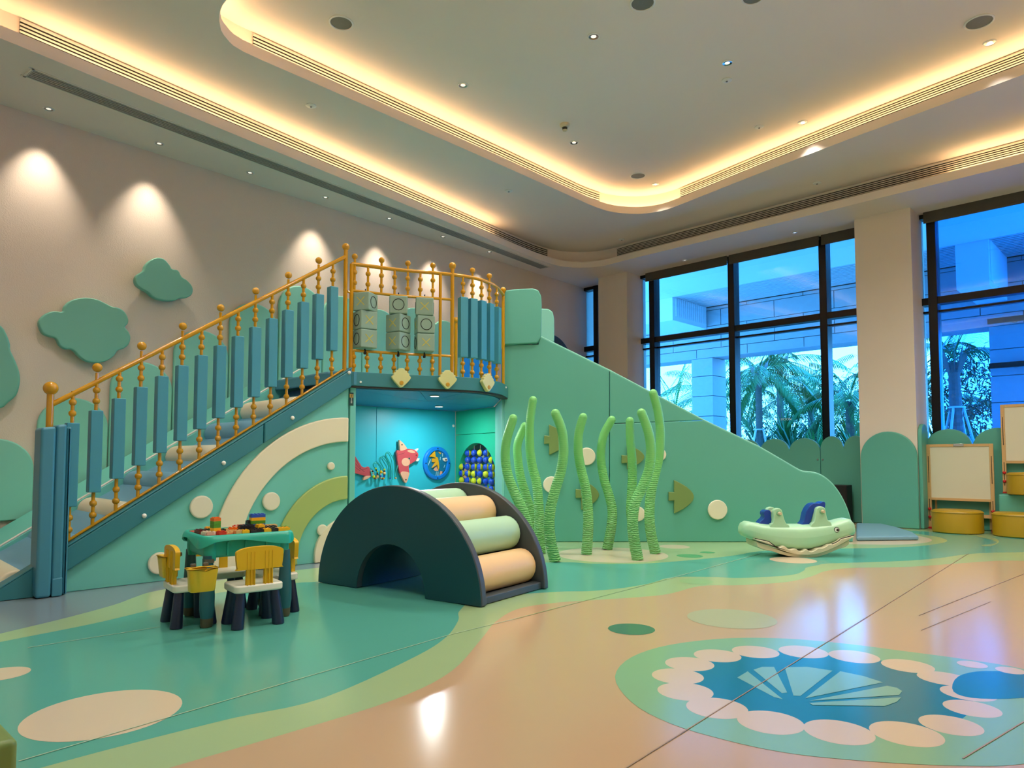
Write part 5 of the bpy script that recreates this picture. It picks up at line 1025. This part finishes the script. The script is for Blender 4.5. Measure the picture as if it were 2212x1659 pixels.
# bead wall in the arched opening
ab = thing('bead_wall', 'wall of turning blue and lime balls inside the green arch', 'wall toy', NOOKR.at(0.45, 0.4, -0.06))
CD = -0.05
colsx = (998, 1011, 1024.5, 1037.5, 1050.5, 1062.5); au = [NOOKR.px(x, 1000, CD)[0] for x in colsx]
zr = [NOOKR.px(1030, y, CD)[1] for y in (978.6, 993.6, 1008.8, 1024.2, 1039)]; dz = (zr[0] - zr[4]) / 4
zr = [zr[0] - dz * k for k in range(7)]
lime = {(0, 3): 1, (1, 5): 1, (2, 0): 1, (3, 2): 1, (3, 4): 1, (4, 0): 1, (4, 2): 1, (4, 3): 1, (5, 1): 1, (6, 4): 1}
BR = dz * 0.495
halfm = {}
for half in (0, 1):
    mbh = MB(); su, sv = 14, 10
    rows_ = [[V((BR * cos(-pi / 2 + pi * i / sv) * cos(pi * half + pi * j / su), BR * cos(-pi / 2 + pi * i / sv) * sin(pi * half + pi * j / su), BR * sin(-pi / 2 + pi * i / sv))) for j in range(su + 1)] for i in range(sv + 1)]
    mbh.grid(rows_); o = obj('half', mbh, 'bead_blue' if half == 0 else 'bead_lime', None, base=(0, 0, 0), smooth=80); halfm[half] = o.data; COL.objects.unlink(o); bpy.data.objects.remove(o)
for k, ua in enumerate(au):
    obj('rod', MB().tube([NOOKR.at(ua, 0.2, CD), NOOKR.at(ua, zr[0] + 0.12 - 0.03 * abs(k - 2.5), CD)], 0.004, 6), 'steel', ab)
    for r in range(7):
        if (r, k) in ((0, 0), (1, 0), (0, 5)): continue
        P = NOOKR.at(ua, zr[r], CD); e = bpy.data.objects.new('ball', halfm[0]); link(e, P, ab)
        yw = atan2(NOOKR.n.y, NOOKR.n.x) - pi / 2 + random.uniform(-.5, .5) + (pi if (r, k) in lime else 0)
        if (r, k) in ((0, 2), (1, 1)): yw += pi / 2
        e.rotation_euler = (0, 0, yw)
        e2 = bpy.data.objects.new('ball_half', halfm[1]); COL.objects.link(e2); e2.parent = e
# ------------------------------------------------ soft block in the near left corner
q = V((-1.035, 1.49, 0)); e1 = V((-0.74, 0.67, 0)); e2 = V((-0.67, -0.74, 0))
tag(obj('soft_block', MB().slab([q + Z * 0.003, q + e1 * 0.6 + Z * 0.003, q + e1 * 0.6 + e2 * 0.6 + Z * 0.003, q + e2 * 0.6 + Z * 0.003], Z * 0.36), 'green_block', bevel=0.014, seg=4), 'olive green soft block cut by the lower left corner', 'soft block')
# ================================================================== OUTDOORS
def obox(a0, a1, b0, b1, c0, c1): return winbox(a0, a1, b0, b1, c0, c1)
gnd = struct('ground_outside', obox(-40, 60, -0.35, -0.20, -60, -8.2), 'ground', smooth=0)
struct('paving_outside', obox(-20, 30, -0.35, -0.12, -8.2, -0.62), 'paving', smooth=0)
ZS, CB, CE = 5.15, -7.0, -5.2
cn = thing('walkway_canopy', 'pale concrete walkway canopy with slatted strip and stone-clad beam outside the windows', 'canopy', WIN.at(2.5, 3.75, -6.0))
obj('soffit', obox(-9, 16, ZS, ZS + 0.25, CE, -0.76), 'concrete', cn, smooth=0)
obj('slat_backing', obox(-9, 16, ZS + 0.14, ZS + 0.25, CB - 0.6, CE), 'dark_gap', cn, smooth=0)
for k in range(14): c = CE - 0.06 - 0.126 * k; obj('slat', obox(-9, 16, ZS + 0.005, ZS + 0.03, c - 0.04, c + 0.02), 'slat', cn, smooth=0)
obj('beam_core', obox(-9, 16, 3.76, ZS + 0.05, CB - 0.7, CB - 0.03), 'dark_gap', cn, smooth=0)
PM = {}
def stonepanel(a0, a1, b0, b1, c, parent, g=0.008, th=0.03):
    k = (round(a1 - a0, 2), round(b1 - b0, 2))
    if k not in PM:
        w, h = (a1 - a0) / 2 - g, (b1 - b0) / 2 - g
        m = MB().slab([GV * -w - Z * h, GV * w - Z * h, GV * w + Z * h, GV * -w + Z * h], GMN * th); o = obj('stone_panel', m, 'stone', None, base=(0, 0, 0), smooth=0); PM[k] = o.data; COL.objects.unlink(o); bpy.data.objects.remove(o)
    o = bpy.data.objects.new('stone_panel', PM[k]); return link(o, WIN.at((a0 + a1) / 2, (b0 + b1) / 2, c), parent)
for r, (b0, b1) in enumerate(((3.75, 4.0), (4.0, 4.45), (4.45, 4.62), (4.62, 5.06), (5.06, 5.15))):
    a = -4.0 - (0.75 if r % 2 else 0)
    while a < 11: stonepanel(a, a + 1.5, b0, b1, CB - 0.03, cn); a += 1.5
obj('beam_soffit', obox(-9, 16, 3.742, 3.76, CB - 0.7, CB), 'stone', cn, smooth=0)
# stone columns
def stonecol(a0, a1, c0, c1, lab):
    t = thing('stone_column', lab, 'column', WIN.at((a0 + a1) / 2, -0.12, (c0 + c1) / 2), 'stone clad columns of the walkway'); b = -0.12
    while b < 3.72:
        h = min(0.56, 3.74 - b); obj('stone_block', obox(a0, a1, b + 0.006, b + h - 0.006, c0, c1), 'stone', t, bevel=0.008, seg=1); b += 0.56
    obj('core', obox(a0 + 0.02, a1 - 0.02, -0.12, 3.74, c0 + 0.02, c1 - 0.02), 'dark_gap', t, smooth=0)
al = WIN.px(1495, 900, CB + 0.02)[0]; ar_ = WIN.px(1541, 900, CB + 0.02)[0]
stonecol(ar_, al, CB - 0.75, CB + 0.02, 'stone-clad column outside the left part of the wide window')
al = WIN.px(2139, 800, CB + 0.02)[0]
stonecol(al - 0.75, al, CB - 0.75, CB + 0.02, 'stone-clad column outside the right-hand window')
lv = thing('doubled_transom', 'pair of dark bars doubling the window transoms, before the right-hand stone column', 'transom_bar', WIN.at(al - 0.7, 2.6, CB + 0.2))  # bars standing in for a doubled image of the window transoms
for y in (690, 788): b = WIN.px(2180, y, CB + 0.25)[1]; obj('bar', obox(al - 3.0, al - 0.02, b - 0.05, b + 0.06, CB + 0.20, CB + 0.26), 'frame_dark', lv); obj('bracket', obox(al - 0.5, al - 0.42, b - 0.04, b + 0.05, CB + 0.03, CB + 0.2), 'frame_dark', lv)
# cross beams with fluted sides
def crossbeam(a0, a1, zb, lab, c1=CE - 0.02, c0=CB + 0.0):
    t = thing('cross_beam', lab, 'beam', WIN.at((a0 + a1) / 2, zb, (c0 + c1) / 2), 'cross beams under the canopy')
    obj('beam', obox(a0, a1, zb, ZS + 0.09, c0, c1), 'concrete', t, bevel=0.01, seg=1)
    n = 16
    for k in range(n): c = c0 + 0.08 + (c1 - c0 - 0.12) * k / n; obj('flute', MB().tube([WIN.at(a0 - 0.004, zb + 0.12, c), WIN.at(a0 - 0.004, ZS, c)], 0.028, 6), 'concrete', t)
ab_ = WIN.px(2062, 527, CE)[0]
crossbeam(ab_ - 0.55, ab_, 4.25, 'pale cross beam outside the right-hand window'); crossbeam(ab_ - 2.6, ab_ - 2.0, 4.25, 'second pale cross beam at the right picture edge')
al2 = WIN.px(1526, 665, CB)[0]
crossbeam(al2, al2 + 1.6, 4.55, 'pale fluted beam block above the left part of the wide window')
# ------------------------------------------------ planting
def leafstrip(mb, p, d, up, L, w, droop, n=4):
    """a bent tapering leaf"""
    sd = d.cross(up); sd = sd.normalized() if sd.length > 1e-4 else V((1, 0, 0)); pts = []; q = V(p); dd = V(d)
    for i in range(n + 1):
        t = i / n; ww = w * (0.35 + 1.3 * t) * (1 - t) ** 0.6 if t < 1 else 0.002
        pts += [q - sd * ww, q + sd * ww]; q = q + dd * (L / n); dd = (dd - Z * droop / n).normalized()
    mb.add(pts, [(2 * i, 2 * i + 1, 2 * i + 3, 2 * i + 2) for i in range(n)])
def frond(base, az, el, L, droop, nl=30, ll=0.45, mat_='frond', parent=None):
    d = V((cos(az) * cos(el), sin(az) * cos(el), sin(el))); P = [V(base)]; D = []
    for i in range(12):
        D.append(d.copy()); P.append(P[-1] + d * (L / 12)); d = (d - Z * droop / 12).normalized()
    D.append(d)
    m = MB().tube(P, [0.022 * (1 - i / 14) for i in range(13)], 5)
    for k in range(nl):
        t = 0.16 + 0.84 * k / nl; i = min(int(t * 12), 11); p = P[i].lerp(P[i + 1], t * 12 - i); dd = D[i]
        sd = dd.cross(Z).normalized(); l = 1.25 * ll * (0.45 + 1.2 * sin(pi * (0.12 + 0.8 * t))) * 0.72
        for s in (-1, 1):
            ld = (sd * s * 0.85 + dd * 0.6 - Z * 0.25).normalized(); leafstrip(m, p, ld, Z, l, 0.027, 1.2 + random.uniform(-.2, .3), 3)
    o = obj('frond', m, mat_, parent, smooth=0); o['kind'] = 'stuff'; return o
def palm(x, c, h, tr, lab, nf=14, L=2.2, mat_='frond', ring=True, lean=0.0, gz=-0.2, ll=0.45, e0=-0.3, e1=1.25):
    B = WIN.at(WIN.px(x, 900, c)[0], gz, c); t = thing('palm_tree', lab, 'palm', B, 'palms outside the windows'); T = B + V((lean, 0, h))
    n = 40 if ring else 14; P = [B.lerp(T, i / n) for i in range(n + 1)]; rr = [tr * (1.15 - 0.25 * i / n) * (1.0 + (0.09 if i % 2 else -0.05) * (1 if ring else 0.5)) for i in range(n + 1)]
    obj('trunk', MB().tube(P, rr, 12), 'palm_trunk', t, smooth=0 if ring else 40)
    m = MB()
    for k in range(9): a = k * 2.4; leafstrip(m, T - Z * 0.25 + V((cos(a), sin(a), 0)) * tr * 0.8, V((cos(a) * .35, sin(a) * .35, 1)).normalized(), V((-sin(a), cos(a), 0)), 0.7, 0.07, 0.1)
    o = obj('crown_shaft', m, 'husk', t, smooth=0); o['kind'] = 'stuff'
    for k in range(nf): frond(T + Z * 0.1, k * 2.399 + random.uniform(-.2, .2), e1 - (e1 - e0) * k / nf, L * random.uniform(.85, 1.1), 1.3 + random.uniform(-.2, .3), parent=t, mat_=mat_, ll=ll)
    return t
palm(1455, -10.5, 2.35, 0.20, 'stout young palm behind the tallest seaweed tube', 14, 2.4, 'frond_pale', False, ll=0.42, e0=0.0, e1=1.45)
palm(1640, -11.0, 3.9, 0.105, 'slim ringed palm near the left mullion of the wide window', 15, 2.1, e0=-0.6, e1=1.0)
palm(1686, -14.5, 4.6, 0.12, 'bluish palm trunk right of the slim ringed palm', 16, 2.8, e0=-0.9, e1=1.0)
palm(1836, -12.0, 2.9, 0.13, 'palm beside the pillar, in the narrow right pane', 16, 2.1, e0=-0.5, e1=1.3)
palm(1540, -14.0, 3.4, 0.13, 'palm partly behind the stone column', 15, 2.6, e0=-0.6, e1=1.2)
palm(2068, -9.6, 3.55, 0.14, 'tall ringed palm trunk in the right-hand window', 6, 1.2, lean=-0.05, e0=0.6, e1=1.3)
palm(1752, -16.0, 3.4, 0.12, 'far palm near the right mullion of the wide window', 16, 2.6, e0=-0.6, e1=1.2)
palm(1985, -13.0, 2.6, 0.13, 'palm showing in the gap right of the pillar', 14, 2.2, e0=-0.4, e1=1.2)
def strapbush(x, c, r, n, lab, mat_='bush', gz=-0.2, w=0.048, h=0.0, grp='strap-leaved shrubs outside the windows'):
    B = WIN.at(WIN.px(x, 930, c)[0], gz, c); t = thing('strap_shrub', lab, 'shrub', B, grp); m = MB()
    st_ = obj('stem', MB().tube([B, B + Z * (0.3 + h)], 0.05, 8), 'palm_trunk', t)
    for k in range(int(n * 1.8)):
        a = random.uniform(0, 2 * pi); e = random.uniform(0.1, 1.45); d = V((cos(a) * cos(e), sin(a) * cos(e), sin(e)))
        leafstrip(m, B + Z * (0.15 + h * random.uniform(.6, 1)), d, V((0, 0, 1)), r * random.uniform(.7, 1.15), w, random.uniform(.6, 1.6), 4)
    o = obj('leaves', m, mat_, t, smooth=0); o['kind'] = 'stuff'; return t
for x, c, r, n, h, mt, lab in [(1600, -9.3, 1.0, 70, 0.5, 'frond_pale', 'pale strap-leaved shrub left of the slim ringed palm'), (1668, -9.2, 1.1, 80, 0.5, 'frond', 'strap-leaved shrub right of the slim ringed palm'), (1715, -9.6, 1.25, 90, 0.9, 'bush', 'tall dark strap-leaved shrub below the glass lettering'), (1760, -9.4, 1.2, 90, 0.8, 'frond', 'strap-leaved shrub left of the right mullion'), (1815, -9.2, 1.1, 90, 0.5, 'bush', 'low dark strap-leaved shrub right of the right mullion'), (1850, -9.8, 1.2, 90, 0.7, 'frond', 'strap-leaved shrub next to the pillar edge'),
                         (1480, -9.5, 0.9, 70, 0.4, 'frond_pale', 'pale strap-leaved shrub below the stout young palm'), (1420, -10.0, 1.0, 70, 0.6, 'bush', 'strap-leaved shrub at the left frame of the wide window'), (2010, -9.4, 1.1, 80, 0.6, 'frond', 'strap-leaved shrub in the gap right of the pillar'), (2050, -9.2, 0.9, 80, 0.4, 'frond_pale', 'pale strap-leaved shrub at the foot of the tall ringed palm'), (2100, -9.6, 1.1, 90, 0.6, 'bush', 'dark strap-leaved shrub right of the tall ringed palm'), (2160, -9.5, 1.0, 70, 0.6, 'frond', 'strap-leaved shrub behind the raised whiteboard'), (1640, -12.5, 1.5, 90, 1.0, 'bush', 'dark strap-leaved shrub behind the slim ringed palm'), (1700, -13.0, 1.7, 110, 1.3, 'frond', 'large strap-leaved shrub behind the glass lettering'), (1770, -13.0, 1.7, 110, 1.2, 'bush', 'large dark strap-leaved shrub behind the right mullion'), (1840, -13.5, 1.6, 100, 1.0, 'frond_pale', 'large pale strap-leaved shrub behind the pillar edge'), (2030, -12.5, 1.5, 100, 1.0, 'bush', 'large dark strap-leaved shrub behind the right-hand window'), (1575, -11.5, 1.2, 80, 0.6, 'bush', 'strap-leaved shrub between the stone column and a mullion')]:
    strapbush(x, c, r, n, lab, mt, h=h)
def leaftree(x, c, h, r, n, lab, cy=0.0):
    B = WIN.at(WIN.px(x, 900, c)[0], -0.2, c); t = thing('leafy_tree', lab, 'tree', B, 'leafy trees outside the windows')
    obj('trunk', MB().tube([B, B + Z * (h * 0.6)], [0.12, 0.07], 10), 'palm_trunk', t); m = MB()
    for k in range(n):
        a = random.uniform(0, 2 * pi); u = random.uniform(-1, 1); rr = r * random.uniform(.45, 1) ** .5 * (1 + 0.25 * sin(3 * a) * cos(4 * u))
        p = B + Z * h + V((rr * cos(a) * sqrt(1 - u * u), rr * sin(a) * sqrt(1 - u * u), rr * u * 0.9)); d = V((random.uniform(-1, 1), random.uniform(-1, 1), random.uniform(-1, .4))).normalized()
        leafstrip(m, p, d, V((random.uniform(-1, 1), random.uniform(-1, 1), 1)).normalized(), random.uniform(.14, .26), 0.035, 0.3, 2)
    o = obj('crown', m, 'tree_leaf', t, smooth=0); o['kind'] = 'stuff'
leaftree(2085, -12.5, 3.1, 1.35, 2600, 'dark leafy tree behind the tall ringed palm'); leaftree(1800, -19.0, 3.0, 1.9, 2200, 'leafy tree far behind the right mullion'); leaftree(1720, -21.0, 2.4, 2.0, 2200, 'leafy tree far behind the palms'); leaftree(1590, -20.0, 2.0, 1.7, 1600, 'leafy tree far behind the left mullion'); leaftree(2140, -17, 2.2, 1.6, 1500, 'leafy tree far behind the right-hand window')
leaftree(1460, -20.0, 2.2, 1.8, 1600, 'leafy tree far behind the stout young palm')
# support stakes of two palms
def stakes(x, c, y0, lab):
    B = WIN.at(WIN.px(x, 900, c)[0], -0.2, c); t = thing('palm_stakes', lab, 'stakes', B, 'stakes propping the palms'); zt_ = WIN.px(x, y0, c)[1]
    for k in range(4): a = k * pi / 2 + 0.5; obj('stake', MB().tube([B + V((cos(a), sin(a), 0)) * 0.75, B + V((cos(a), sin(a), 0)) * 0.15 + Z * (zt_ + 0.2)], 0.03, 8), 'stake', t)
    obj('collar', MB().tube([B + Z * (zt_ + 0.2) + V((cos(i * pi / 8), sin(i * pi / 8), 0)) * 0.17 for i in range(16)], 0.025, 6, closed=True), 'stake', t)
stakes(1640, -11.0, 928, 'white stakes around the slim ringed palm'); stakes(2068, -9.6, 880, 'white stakes around the tall ringed palm in the right-hand window')
